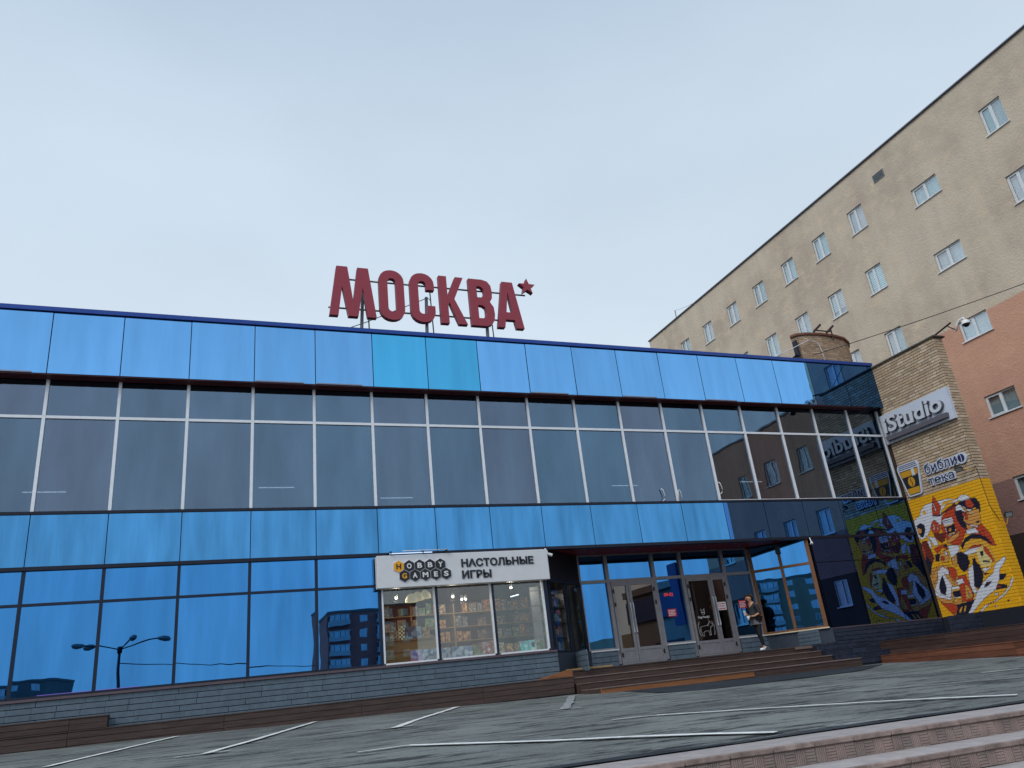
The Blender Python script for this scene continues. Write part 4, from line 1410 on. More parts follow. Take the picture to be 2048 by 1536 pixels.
# С: outer from lower jaw round the left to the upper jaw, then back along the inner edge
outer = [p for p in so if not (p[0] > 6.5 and 11.36 < p[1] < 11.92)]
arcO = so[0:24]
up = [p for p in so[0:6]]; ul = so[6:12]; ll = so[12:18]; lr = so[18:24]
iu = si[0:6]; iul = si[6:12]; ill = si[12:18]; ilr = si[18:24]
LET[2] = [[(6.61, 11.92)] + up + ul + ll + lr + [(6.61, 11.36), (6.355, 11.36)] + ilr[::-1] + ill[::-1] + iul[::-1] + iu[::-1] + [(6.355, 11.92)]]
for L in LET:
    prism('letter', L, ('S', 20.6), -0.04, 0.13, RED, ms, (L[0][0][0], 20.6, zb), REDSIDE)
star = []
for k in range(10):
    r = 0.30 if k % 2 == 0 else 0.125
    a = radians(90 + 36 * k)
    star.append((9.85 + r * cos(a), 12.40 + r * sin(a)))
prism('star', [star], ('S', 20.6), -0.06, 0.12, RED, ms, (9.85, 20.6, 12.4), REDSIDE)
for z, a, b in ((12.19, 3.8, 9.85), (11.18, 3.36, 9.2)):
    tube('rail', [(a, 20.74, z), (b, 20.74, z)], 0.028, STEEL, ms, 6)
for x in (4.33, 6.35, 8.35):
    tube('post', [(x - 0.05, 20.62, 9.95), (x + 0.10, 20.85, 11.85)], 0.055, STEEL, ms, 6)
    tube('back_strut', [(x + 0.26, 20.8, 9.95), (x + 0.22, 20.82, 12.2)], 0.022, STEEL, ms, 6)
tube('brace', [(3.6, 20.7, 10.35), (4.5, 20.8, 10.8), (6.5, 20.85, 11.85), (6.6, 20.85, 11.75)], 0.014, STEEL, ms, 5)

# ------------------------------------------------------------------ shop sign
hg = empty('shop_sign_board', (6.7, 19.8, 3.1), 'pale grey shop sign board HOBBY GAMES with black hexagons above the display window', 'sign')
box('board', 4.29, 9.07, 19.75, 19.98, 2.75, 3.57, SIGNWHITE, hg, bev=0.01)
HX = [(4.845, 3.275, 'H'), (5.122, 3.277, 'O'), (5.40, 3.28, 'B'), (5.68, 3.283, 'B'), (5.96, 3.285, 'Y'), (4.985, 3.03, 'G'), (5.263, 3.032, 'A'), (5.54, 3.035, 'M'), (5.82, 3.038, 'E'), (6.10, 3.04, 'S')]
for i, (x, z, ch) in enumerate(HX):
    r = 0.152
    hexa = [(x + r * cos(radians(90 + 60 * k)) * 1.0, z + r * sin(radians(90 + 60 * k))) for k in range(6)]
    h = prism('hexagon', [hexa], ('S', 19.75), 0.001, 0.028, AMBER if i == 0 else BLACKINK, hg, (x, 19.75, z), SIGNWHITE)
    ww = 0.062 if ch in 'HOBGAMYS' else 0.052
    if ch == 'M': ww = 0.075
    lettering('letter', ch, ('S', 19.75), x - ww, x + ww, z - 0.066, z + 0.066, 0.029, 0.036, BLACKINK if i == 0 else AMBER if i == 5 else WHITEPL, h, 0.03)
lettering('lettering', 'НАСТОЛЬНЫЕ', ('S', 19.75), 6.54, 8.62, 3.185, 3.40, 0.003, 0.022, BLACKINK, hg, 0.034)
lettering('lettering', 'ИГРЫ', ('S', 19.75), 6.54, 7.36, 2.885, 3.095, 0.003, 0.022, BLACKINK, hg, 0.034)
lt = empty('tube_lamp', (5.4, 19.72, 3.62), 'lit blue-white tube lamp above the pale shop sign board', 'lamp')
tube('tube', [(4.62, 19.70, 3.605), (5.75, 19.70, 3.605)], 0.014, TUBEBLUE, lt)
tube('tube', [(4.95, 19.66, 3.655), (6.2, 19.66, 3.655)], 0.010, WHITEPL, lt)
for x in (4.65, 5.5, 6.15): box('clip', x - 0.015, x + 0.015, 19.66, 19.98, 3.595, 3.66, BLACKPANEL, lt)

# ------------------------------------------------------------------ iStudio sign
isg = empty('studio_sign', (23.3, 18.5, 6.9), 'silver sign panel reading iStudio with a grey underline on the brick wall', 'sign')
PW = ('W', 23.385)
prism('panel', [[(-19.97, 6.88), (-17.05, 6.87), (-17.02, 7.98), (-19.97, 7.96)]], PW, 0.002, 0.13, SIGNLIGHT, isg, (23.3, 18.5, 6.9))
PW2 = ('W', 23.255)
V_, F_ = text_pts('iStudio', 0.022)
sl = lettering('lettering', 'iStudio', PW2, -19.82, -17.30, 7.24, 7.82, 0.0, 0.13, LETTERGREY, isg, 0.022, shear=0.10)
lettering('letter_face', 'iStudio', PW2, -19.82, -17.30, 7.24, 7.82, 0.131, 0.139, LETTERFACE, isg, 0.022, shear=0.10)
prism('underline', [[(-19.82, 6.97), (-17.24, 6.96), (-17.22, 7.12), (-19.84, 7.13)]], PW2, 0.0, 0.13, LETTERGREY, isg, (23.2, 18.5, 7.0))

# ------------------------------------------------------------------ library cafe sign
cs = empty('coffee_cup_sign', (23.3, 19.4, 4.9), 'cut-out sign shaped like a yellow and navy paper coffee cup', 'sign')
PB = ('W', 23.385)


def rounded(P, r, n=3):
    out = []
    m = len(P)
    for i in range(m):
        a, b, c = Vector(P[i - 1]), Vector(P[i]), Vector(P[(i + 1) % m])
        p, q = b + (a - b).normalized() * r, b + (c - b).normalized() * r
        for k in range(n + 1):
            t = k / n
            out.append(tuple(p * (1 - t) ** 2 + b * 2 * t * (1 - t) + q * t * t))
    return out


def cup(cx, zb_, s, d, parent, dw=0.06):
    """cup sign: cx = u of the axis; height s"""
    q = lambda u, v: (cx + u * s, zb_ + v * s)
    prism('outline', [rounded([q(-0.24, 0), q(0.24, 0), q(0.40, 0.86), q(0.36, 1.0), q(-0.36, 1.0), q(-0.40, 0.86)], 0.07 * s)], PB, d, d + dw, SIGNLIGHT, parent)
    e = d + dw
    prism('cup_body', [rounded([q(-0.20, 0.04), q(0.20, 0.04), q(0.345, 0.80), q(-0.345, 0.80)], 0.03 * s)], PB, e, e + 0.004, BLACKINK, parent)
    prism('band', [[q(-0.19, 0.06), q(0.19, 0.06), q(0.225, 0.24), q(-0.225, 0.24)]], PB, e + 0.004, e + 0.008, GOLD, parent)
    prism('band', [[q(-0.295, 0.60), q(0.295, 0.60), q(0.325, 0.775), q(-0.325, 0.775)]], PB, e + 0.004, e + 0.008, GOLD, parent)
    prism('bookmark', [[q(0.10, 0.56), q(0.15, 0.60), q(0.20, 0.56), q(0.20, 0.79), q(0.10, 0.79)]], PB, e + 0.008, e + 0.012, SIGNLIGHT, parent)
    bean = [q(0.125 * cos(2 * pi * k / 14), 0.42 + 0.15 * sin(2 * pi * k / 14)) for k in range(14)]
    prism('bean', [bean], PB, e + 0.004, e + 0.008, GOLD, parent)
    prism('bean_line', [[q(-0.01, 0.29), q(0.015, 0.29), q(0.035, 0.40), q(-0.005, 0.47), q(0.02, 0.55), q(0.0, 0.55), q(-0.03, 0.46), q(0.01, 0.40)]], PB, e + 0.008, e + 0.011, BLACKINK, parent)
    for v in (0.84, 0.895, 0.945):
        prism('lid_line', [[q(-0.35 + (v - .84) * .3, v), q(0.35 - (v - .84) * .3, v), q(0.35 - (v - .84) * .3, v + 0.022), q(-0.35 + (v - .84) * .3, v + 0.022)]], PB, e, e + 0.004, NAVYINK, parent)


cup(-19.47, 4.86, 1.17, 0.02, cs)
bs = empty('cafe_letter_sign', (23.3, 18.0, 5.0), 'navy letters библиотека with pale outlines and a coffee bean on the brick wall', 'sign')
for tx, u0, u1, v0, v1 in (('библи', -18.83, -17.55, 5.43, 5.78), ('тека', -18.82, -17.80, 5.03, 5.25)):
    lettering('outline', tx, PB, u0 - 0.03, u1 + 0.03, v0 - 0.035, v1 + 0.035, 0.01, 0.07, SIGNLIGHT, bs, 0.06)
    lettering('lettering', tx, PB, u0, u1, v0, v1, 0.0705, 0.078, NAVYINK, bs, 0.0)
ell = lambda ru, rv: [(-17.36 + ru * cos(2 * pi * k / 16), 5.57 + rv * sin(2 * pi * k / 16)) for k in range(16)]
prism('outline', [ell(0.19, 0.19)], PB, 0.01, 0.07, SIGNLIGHT, bs)
prism('bean', [ell(0.125, 0.135)], PB, 0.0705, 0.078, NAVYINK, bs)
prism('bean_line', [[(-17.38, 5.44), (-17.355, 5.44), (-17.335, 5.57), (-17.355, 5.70), (-17.375, 5.70), (-17.36, 5.57)]], PB, 0.078, 0.081, SIGNLIGHT, bs)


# ------------------------------------------------------------------ floodlights and cameras
def floodlight(c, face, label, arm):
    e = empty('floodlight', c, label, 'floodlight', 'floodlights on the brick wall')
    rot = Vector(face).to_track_quat('Z', 'Y').to_euler()
    cbox('body', c, (0.24, 0.18, 0.06), BLACKPANEL, e, rot=rot, bev=0.012)
    f = Vector(face).normalized()
    g = Vector(c) + f * 0.031
    cbox('lens', g, (0.19, 0.13, 0.006), CURTAIN, e, rot=rot)
    tube('bracket', arm, 0.012, GOLD if c[1] > 17.2 else AMBER, e, 5)


floodlight((23.12, 17.42, 5.20), (-0.6, -0.25, -0.75), 'small black floodlight beside the word тека on bare brick', [(23.14, 17.40, 5.2), (23.2, 17.2, 5.14), (23.39, 17.1, 5.12)])
floodlight((23.72, 16.72, 3.52), (-0.35, -0.7, -0.6), 'small black floodlight on the yellow painted wall end', [(23.72, 16.74, 3.48), (23.70, 16.85, 3.25), (23.68, 17.01, 3.25)])
pc = tube('lamp_cable', [(23.37, 17.08, 5.12), (23.37, 17.01, 5.2), (23.375, 16.99, 5.0), (23.378, 16.985, 3.9), (23.6, 16.98, 3.4)], 0.009, CABLE)
tag(pc, 'thin dark cable running down the brick corner between two floodlights', 'cable')

dc = empty('dome_camera', (23.5, 16.2, 10.0), 'white dome security camera on a dark steel arm at the top of the brick wall', 'camera')
tube('arm', [(23.6, 17.4, 9.86), (23.62, 16.35, 10.08)], 0.035, DARKSTEEL, dc, 4)
tube('strut', [(23.62, 16.5, 10.02), (23.62, 16.22, 9.72)], 0.02, DARKSTEEL, dc, 4)
tube('neck', [(23.62, 16.27, 9.70), (23.62, 16.16, 9.9), (23.62, 16.02, 10.02), (23.62, 15.86, 10.02), (23.62, 15.84, 9.93)], 0.035, WHITEPL, dc, 8)


def uvpart(name, c, r, t0, t1, mat_, parent, sx=1, n=14, m=7, flip=1):
    V, F = [], []
    for j in range(m + 1):
        th = t0 + (t1 - t0) * j / m
        for k in range(n):
            V.append((c[0] + r * sx * sin(th) * cos(2 * pi * k / n), c[1] + r * sx * sin(th) * sin(2 * pi * k / n), c[2] + r * cos(th)))
    for j in range(m):
        for k in range(n):
            F.append((j * n + k, (j + 1) * n + k, (j + 1) * n + (k + 1) % n, j * n + (k + 1) % n))
    return meshobj(name, V, F, mat_, parent, c, smooth=True)


uvpart('housing', (23.62, 15.84, 9.80), 0.14, 0, pi * 0.55, WHITEPL, dc)
uvpart('lens_dome', (23.62, 15.84, 9.79), 0.115, pi * 0.5, pi, BLACKPANEL, dc)


def bullet_cam(c, d, label):
    e = empty('bullet_camera', c, label, 'camera', 'bullet cameras under the entrance canopy')
    c = Vector(c); d = Vector(d).normalized()
    tube('housing', [c, c + d * 0.05, c + d * 0.17, c + d * 0.18], [0.03, 0.045, 0.045, 0.038], WHITEPL, e, 10)
    tube('lens', [c + d * 0.17, c + d * 0.184], 0.03, BLACKPANEL, e, 10)
    tube('mount', [c + d * 0.05, c + d * 0.04 + Vector((0, 0.03, 0.10)), c + Vector((0, 0.05, 0.16))], 0.018, WHITEPL, e, 6)


bullet_cam((9.12, 19.93, 3.47), (0.8, -0.5, -0.35), 'white bullet camera at the left end of the burgundy canopy')
bullet_cam((18.62, 19.93, 3.47), (-0.7, -0.6, -0.4), 'white bullet camera at the right end of the burgundy canopy')

# ================================================================== SHOP INTERIOR
WB = [srgb(70, 110, 170), srgb(200, 214, 228), srgb(50, 66, 110), srgb(150, 190, 220), srgb(236, 236, 240)]
covers = [cover_mat('cover_blue_white', WB, 9), cover_mat('cover_violet_white', [srgb(226, 226, 240), srgb(150, 60, 130), srgb(200, 205, 235), srgb(90, 110, 190)], 10),
          cover_mat('cover_dark_blue', [srgb(20, 36, 66), srgb(60, 110, 160), srgb(190, 210, 230), srgb(30, 50, 90)], 8), cover_mat('cover_red', [srgb(130, 40, 50), srgb(160, 60, 60), srgb(220, 220, 220), srgb(100, 30, 44)], 9),
          cover_mat('cover_teal', [srgb(60, 190, 200), srgb(110, 220, 220), srgb(230, 240, 240), srgb(40, 120, 160)], 10), cover_mat('cover_orange', [srgb(214, 120, 50), srgb(120, 60, 30), srgb(240, 190, 110), srgb(90, 60, 50)], 16),
          cover_mat('cover_brown', [srgb(120, 96, 74), srgb(84, 66, 54), srgb(170, 150, 120), srgb(60, 52, 50)], 18), cover_mat('cover_grey', [srgb(120, 124, 128), srgb(84, 88, 94), srgb(160, 160, 160), srgb(60, 62, 66)], 18),
          cover_mat('cover_cream', [srgb(226, 210, 170), srgb(180, 150, 100), srgb(120, 80, 60), srgb(236, 226, 200)], 20), cover_mat('cover_green', [srgb(60, 110, 80), srgb(120, 150, 100), srgb(40, 60, 50), srgb(200, 190, 140)], 16)]
box('shop_floor', 4.31, 10.84, 20.2, 25.96, 0.361, 0.40, WOODSHELF, gb)
box('window_shelf', 4.45, 8.93, 20.13, 20.62, 0.86, 0.925, WOODSHELF, gb)


def gamebox(x, y, z, w, h, d, cov, label, grp, lean=0.0, rz=0.0):
    o = cbox('game_box', (x + w / 2, y, z + h / 2 + 0.002), (w, d, h), cov, None, bev=0.004, rot=(lean, 0, rz))
    return tag(o, label, 'box', grp)


front = [(5.19, .36, .32, 1, 'white and violet game box lying foremost at left in the shop window'), (5.56, .34, .31, 0, 'pale blue game box next to the white and violet one in the shop window'), (6.00, .26, .30, 2, 'small dark blue game box just right of the first window mullion'),
         (6.29, .32, .31, 2, 'wide dark navy game box in the middle display pane'), (6.63, .24, .31, 0, 'blue and white upright game box left of the green one'), (6.89, .24, .31, 9, 'green mottled game box in the middle display pane'), (7.14, .29, .36, 3, 'dark red game box beside the second window mullion'),
         (7.57, .19, .31, 8, 'narrow cream and red game box at left of the right pane'), (7.78, .23, .27, 5, 'orange brown game box in the right display pane'), (8.04, .15, .27, 6, 'narrow brown game box between orange and teal boxes'),
         (8.21, .24, .30, 4, 'bright teal game box in the right display pane'), (8.46, .22, .31, 4, 'light teal game box with dark square at the right pane'), (8.69, .2, .30, 9, 'dark green game box at the far right end of the window shelf')]
for x, w, h, c, lab in front:
    gamebox(x, 20.36 + random.uniform(-.03, .03), 0.925, w, h, 0.07, covers[c], lab, 'boxes along the shop window', -0.12, random.uniform(-.05, .05))
sb = gamebox(8.50, 20.31, 1.06, 0.13, 0.12, 0.004, BLACKINK, 'small dark square card in front of the light teal box', None, -0.12)
sb['category'] = 'card'

cab = empty('wooden_cabinet', (5.2, 20.9, 0.41), 'pale wooden cabinet with two broad drawer fronts behind the left shop pane', 'cabinet')
box('body', 4.46, 6.0, 20.72, 21.25, 0.41, 1.52, WOODSHELF, cab)
for z0, z1 in ((0.93, 1.20), (1.24, 1.47), (0.55, 0.89)): box('drawer_front', 4.48, 5.97, 20.69, 20.718, z0, z1, WOODSHELF, cab, bev=0.006)
box('top', 4.44, 6.02, 20.67, 21.28, 1.522, 1.55, WOODSHELF, cab)
tops = [(4.50, .24, .22, 7, 'grey mottled game box at the left end of the wooden cabinet top'), (4.76, .26, .24, 8, 'cream game box on the wooden cabinet top'), (5.21, .42, .31, 2, 'large dark blue game box on the wooden cabinet top'), (5.66, .2, .28, 5, 'orange game box at the right end of the wooden cabinet top')]
for x, w, h, c, lab in tops: gamebox(x, 20.82, 1.55, w, h, 0.07, covers[c], lab, 'boxes on the wooden cabinet', -0.08)
chess = empty('chess_set_box', (5.12, 20.8, 1.55), 'upright checkered chess board box on the wooden cabinet', 'box')
box('body', 5.03, 5.18, 20.80, 20.84, 1.552, 1.90, SHADE, chess)
for i in range(3):
    for j in range(7):
        if (i + j) % 2 == 0: box('square', 5.035 + i * 0.047, 5.080 + i * 0.047, 20.796, 20.7995, 1.56 + j * 0.047, 1.605 + j * 0.047, BLACKINK, chess)

shelf = empty('shop_shelving', (7.4, 23.0, 0.41), 'long wooden shelving along the back of the game shop', 'shelf')
for x in (4.6, 5.9, 7.2, 8.5, 9.8): box('upright', x - 0.02, x + 0.02, 22.8, 23.2, 0.41, 2.62, WOODSHELF, shelf)
SHZ = (0.75, 1.15, 1.55, 1.95, 2.35)
for a, b in ((4.6, 5.9), (5.9, 7.2), (7.2, 8.5), (8.5, 9.8)):
    for z in SHZ: box('shelf_board', a + 0.021, b - 0.021, 22.8, 23.2, z - 0.025, z, WOODSHELF, shelf)
    box('back_panel', a + 0.021, b - 0.021, 23.18, 23.2, 0.45, 2.6, DARKWALL, shelf)
for a, b in ((4.6, 5.9), (5.9, 7.2), (7.2, 8.5), (8.5, 9.8)):
    for z in SHZ[1:]:
        x = a + 0.05
        while x < b - 0.2:
            w = random.uniform(0.12, 0.3)
            if x + w > b - 0.04: break
            if random.random() < 0.88:
                gamebox(x, 22.9, z, w, random.uniform(0.2, 0.33), 0.09, covers[random.choice((5, 6, 6, 7, 8, 5, 9, 6))], 'board game box standing on the back shelving of the shop', 'boxes on the back shelving')
            x += w + random.uniform(0.01, 0.05)
# splayed corner: glass-fronted shelves with boxes behind the corner panes
cshelf = empty('corner_shelving', (10.2, 21.9, 0.41), 'narrow lit shelving behind the splayed corner panes of the shop', 'shelf')
E0, E1 = (9.15, 20.62), (10.45, 21.72)
wallbox('back_panel', E0, E1, 0, 1.7, -0.40, -0.38, 0.45, 2.75, DARKWALL, cshelf)
for z in (0.93, 1.35, 1.77, 2.19, 2.61): wallbox('shelf_board', E0, E1, 0, 1.7, -0.38, -0.08, z - 0.03, z, GREYALU, cshelf)
for s in (0.0, 0.83, 1.66): wallbox('upright', E0, E1, s, s + 0.03, -0.377, -0.1, 0.45, 2.7, GREYALU, cshelf)
for z in (0.93, 1.35, 1.77, 2.19):
    for s in (0.07, 0.32, 0.58, 0.90, 1.15, 1.40):
        o = wallbox('game_box', E0, E1, s, s + random.uniform(.16, .22), -0.32, -0.24, z + 0.002, z + random.uniform(.22, .34), random.choice(covers), None, bev=0.004)
        tag(o, 'board game box standing on the corner shelving behind the splayed panes', 'box', 'boxes on the corner shelving')

# lit lamps in the shop
def spot(x, y, z, label, e=6.5):
    s = empty('spot_lamp', (x, y, z), label, 'lamp', 'lit spot lamps under the shop ceiling')
    tube('stem', [(x, y, z + 0.10), (x, y, 3.74)], 0.008, BLACKPANEL, s, 5)
    tube('can', [(x, y, z + 0.12), (x, y, z)], [0.03, 0.045], WHITEPL, s, 8)
    uvpart('bulb', (x, y, z - 0.005), 0.034, 0, pi, LAMPON, s, n=8, m=5)
    L = bpy.data.lights.new('spot_glow', 'POINT'); L.energy = e; L.color = (1.0, 0.9, 0.76); L.shadow_soft_size = 0.06
    lo = bpy.data.objects.new('glow', L); place(lo, (x, y, z - 0.09), s)


spot(5.05, 21.0, 2.66, 'lit white spot lamp behind the left shop pane', 12)
spot(6.62, 20.95, 2.60, 'lit white spot lamp upper middle behind the centre shop pane', 12)
spot(6.42, 21.9, 2.50, 'lit white spot lamp lower left behind the centre shop pane')
spot(7.28, 22.2, 2.66, 'left one of two close lit spot lamps behind the centre shop pane', 3)
spot(7.40, 22.2, 2.66, 'right one of two close lit spot lamps behind the centre shop pane', 3)
spot(8.28, 20.75, 2.72, 'lit white spot lamp at the top of the right shop pane', 12)
spot(8.15, 22.0, 2.64, 'small lit spot lamp left of the tube behind the right shop pane', 3)
spot(9.75, 21.5, 2.66, 'lit spot lamp behind the splayed corner panes')
tt = empty('ceiling_tube_lamp', (8.95, 21.9, 2.7), 'short lit tube lamp hanging behind the right shop pane', 'lamp')
tube('tube', [(8.7, 21.9, 2.60), (9.0, 22.0, 2.66)], 0.018, TUBEON, tt)
for i, (x, lab) in enumerate(((5.42, 'leftmost of three cream pendant lampshades in the shop'), (5.62, 'middle one of three cream pendant lampshades in the shop'), (5.86, 'rightmost of three cream pendant lampshades in the shop'))):
    p = empty('pendant_lampshade', (x, 20.85 + 0.1 * i, 2.5), lab, 'lampshade', 'cream pendant lampshades')
    y = 20.85 + 0.1 * i
    zz = 2.50 + 0.05 * i
    V, F = [], []
    for j, (r, z) in enumerate(((0.17, zz), (0.165, zz + 0.06), (0.13, zz + 0.15), (0.06, zz + 0.21), (0.02, zz + 0.23))):
        V += [(x + r * cos(2 * pi * k / 14), y + r * sin(2 * pi * k / 14), z) for k in range(14)]
    for j in range(4): F += [(j * 14 + k, j * 14 + (k + 1) % 14, (j + 1) * 14 + (k + 1) % 14, (j + 1) * 14 + k) for k in range(14)]
    meshobj('shade', V, F, SHADE, p, (x, y, zz), smooth=True)
    tube('cord', [(x, y, zz + 0.22), (x, y, 3.74)], 0.006, BLACKPANEL, p, 5)

# tube lamps seen through the smoked upper windows
for x, z, lab in ((-3.4, 5.55, 'lit tube lamp at the far left behind the smoked upper windows'), (1.9, 5.62, 'lit tube lamp behind the fifth smoked window from the left'), (5.1, 5.3, 'lit tube lamp low behind the smoked window under the letter О'), (12.4, 5.6, 'lit tube lamp behind the smoked window above the doors'), (17.3, 5.7, 'lit tube lamp behind the dark windows near the brick wall')):
    t = empty('ceiling_tube_lamp', (x, 20.6, z), lab, 'lamp', 'tube lamps behind the smoked windows')
    tube('tube', [(x - 0.45, 20.6, z), (x + 0.45, 20.6, z)], 0.012, TUBEON, t, 6)
    box('housing', x - 0.8, x + 0.8, 20.58, 20.64, z + 0.016, z + 0.03, GREYALU, t)

# notices on the glass
def notice(name, x0, x1, z0, z1, y, base, ink, lab, rows, ring=False):
    e = empty(name, ((x0 + x1) / 2, y, z0), lab, 'notice')
    box('sheet', x0, x1, y - 0.004, y, z0, z1, base, e)
    h = (z1 - z0)
    a = x0 + (0.42 * (x1 - x0) if ring else 0.1 * (x1 - x0))
    for i in range(rows):
        zz = z1 - h * (0.2 + 0.62 * i / max(rows - 1, 1))
        b = x1 - (x1 - x0) * (0.1 if i % 2 == 0 else 0.2)
        box('print_line', a if i < rows - 1 else x0 + .03, b, y - 0.0065, y - 0.0045, zz - 0.012, zz + 0.012, ink, e)
    if ring:
        cx, cz = x0 + 0.22 * (x1 - x0), (z0 + z1) / 2 + 0.03
        R = [(cx + 0.05 * cos(2 * pi * k / 14), cz + 0.05 * sin(2 * pi * k / 14)) for k in range(14)]
        r = [(cx + 0.034 * cos(2 * pi * k / 14), cz + 0.034 * sin(2 * pi * k / 14)) for k in range(14)]
        prism('ring', [R, r[::-1]], ('S', y), 0.0045, 0.0065, ink, e)


notice('red_notice', 13.74, 14.06, 1.64, 1.87, 21.52, REDNOTE, PAPER, 'red printed notice on the blue pane between the two doors', 4)
notice('red_notice', 16.47, 16.76, 1.72, 1.97, 21.52, REDNOTE, PAPER, 'red printed notice behind the head of the standing person', 4)
notice('white_notice', 15.60, 15.92, 1.71, 1.96, 21.452, PAPER, REDNOTE, 'white notice with a red ring on the right leaf of the right door', 3, True)
led = lettering('led_sign', '09-02', ('S', 21.525), 13.72, 14.05, 2.26, 2.36, 0.0, 0.006, LEDRED, None, 0.01)
tag(led, 'small red lettering 09-02 on the pane between the doors', 'sign')
dg = empty('dog_decal', (15.0, 21.475, 1.0), 'white dog drawing and Dogs Friendly lettering on the right door glass', 'decal')
PD = ('S', 21.482)
lettering('lettering', 'Dogs Friendly!', PD, 14.80, 15.22, 1.49, 1.58, 0.0, 0.004, WHITEPL, dg, 0.012)


def line2d(P, w=0.010, name='outline'):
    tube(name, [(x, 21.476, z) for x, z in P], w / 2, WHITEPL, dg, 4)


line2d([(14.80, 1.12), (14.83, 1.25), (14.95, 1.27), (15.08, 1.28), (15.15, 1.36), (15.19, 1.42), (15.21, 1.35), (15.29, 1.32), (15.27, 1.26), (15.20, 1.24), (15.17, 1.14), (15.16, 0.98), (15.12, 0.97), (15.10, 1.12), (14.98, 1.12), (14.90, 1.08), (14.90, 0.97), (14.85, 0.97), (14.83, 1.08), (14.80, 1.12)])
line2d([(14.79, 1.40), (14.74, 1.30), (14.75, 1.1), (14.79, 0.98)])
line2d([(15.27, 1.40), (15.33, 1.28), (15.32, 1.05), (15.29, 0.98)])
line2d([(14.95, 1.68), (14.94, 1.80), (14.985, 1.74), (15.03, 1.74), (15.07, 1.80), (15.07, 1.68), (15.04, 1.62), (14.98, 1.62), (14.95, 1.68)], 0.012)
for x in (14.985, 15.035): box('eye', x - 0.012, x + 0.012, 21.472, 21.479, 1.675, 1.70, WHITEPL, dg)

# ================================================================== PERSON
PX, PY_, PZ = 16.22, 20.52, 0.347


def skin_mesh(name, verts, edges, radii, mats, parent, sub=2, idx_fn=None):
    me = bpy.data.meshes.new(name)
    me.from_pydata(verts, edges, [])
    o = bpy.data.objects.new(name + '_tmp', me)
    COL.objects.link(o)
    sk = o.modifiers.new('skin', 'SKIN')
    sk.use_smooth_shade = True
    for i, r in enumerate(radii):
        v = me.skin_vertices[0].data[i]
        v.radius = r if isinstance(r, tuple) else (r, r)
        v.use_root = (i == 0)
    s = o.modifiers.new('sub', 'SUBSURF'); s.levels = sub; s.render_levels = sub
    dg_ = bpy.context.evaluated_depsgraph_get(); dg_.update()
    me2 = bpy.data.meshes.new_from_object(o.evaluated_get(dg_))
    bpy.data.objects.remove(o)
    me2.materials.clear()
    for m in mats: me2.materials.append(m)
    for p in me2.polygons:
        p.use_smooth = True
        if idx_fn: p.material_index = idx_fn(p.center)
    ob = bpy.data.objects.new(name, me2)
    return place(ob, WL[parent], parent)


ps = empty('person', (PX, PY_, PZ), 'person in a charcoal top, black leggings and white trainers standing by the doors', 'person')
# local frame: faces -X, right side towards +Y... left arm nearer the camera (-Y)
bv = [(0, 0, 0.93), (-0.02, 0, 1.08), (-0.01, 0, 1.25), (-0.02, 0, 1.38), (-0.06, 0, 1.45), (-0.10, 0, 1.52), (-0.135, 0, 1.585), (-0.125, 0, 1.645),
      (0.01, -0.09, 0.88), (-0.03, -0.085, 0.50), (0.05, -0.07, 0.09), (-0.09, -0.07, 0.045),
      (0.02, 0.09, 0.88), (0.07, 0.09, 0.50), (0.20, 0.10, 0.10), (0.07, 0.10, 0.045),
      (0.0, -0.16, 1.36), (0.03, -0.215, 1.10), (-0.16, -0.16, 1.02), (-0.235, -0.12, 1.03),
      (0.0, 0.16, 1.36), (0.02, 0.20, 1.09), (-0.17, 0.10, 1.06), (-0.25, 0.04, 1.09)]
be = [(0, 1), (1, 2), (2, 3), (3, 4), (4, 5), (5, 6), (6, 7), (0, 8), (8, 9), (9, 10), (10, 11), (0, 12), (12, 13), (13, 14), (14, 15), (3, 16), (16, 17), (17, 18), (18, 19), (3, 20), (20, 21), (21, 22), (22, 23)]
brd = [(0.115, 0.145), (0.09, 0.115), (0.10, 0.135), (0.075, 0.12), 0.048, (0.085, 0.07), (0.098, 0.08), 0.07,
       0.088, 0.056, 0.036, 0.034, 0.088, 0.056, 0.036, 0.034, 0.05, 0.038, 0.028, 0.028, 0.05, 0.038, 0.028, 0.028]
body = skin_mesh('body', bv, be, brd, [SKIN], ps)
# clothing follows the body
tv = [bv[i] for i in (0, 1, 2, 3)] + [(-0.045, 0, 1.425), (0.0, 0, 0.80)] + [bv[16], (0.028, -0.21, 1.12), bv[20], (0.02, 0.195, 1.11), (-0.02, -0.20, 1.075), (-0.03, 0.18, 1.085)]
skin_mesh('shirt', tv, [(0, 1), (1, 2), (2, 3), (3, 4), (0, 5), (3, 6), (6, 7), (3, 8), (8, 9), (7, 10), (9, 11)],
          [(0.145, 0.17), (0.115, 0.145), (0.12, 0.155), (0.095, 0.14), 0.062, (0.14, 0.165), 0.066, 0.056, 0.066, 0.056, 0.05, 0.05], [SHIRT, STRIPE], ps,
          idx_fn=lambda c: 1 if (0.80 < c.z < 0.835 or 0.87 < c.z < 0.895 or 0.93 < c.z < 0.95) else 0)
skin_mesh('leggings', [(0, 0, 0.92), bv[8], bv[9], (0.045, -0.07, 0.13), bv[12], bv[13], (0.19, 0.10, 0.14)], [(0, 1), (1, 2), (2, 3), (0, 4), (4, 5), (5, 6)],
          [(0.125, 0.155), 0.098, 0.066, 0.046, 0.098, 0.066, 0.046], [LEGGING], ps)
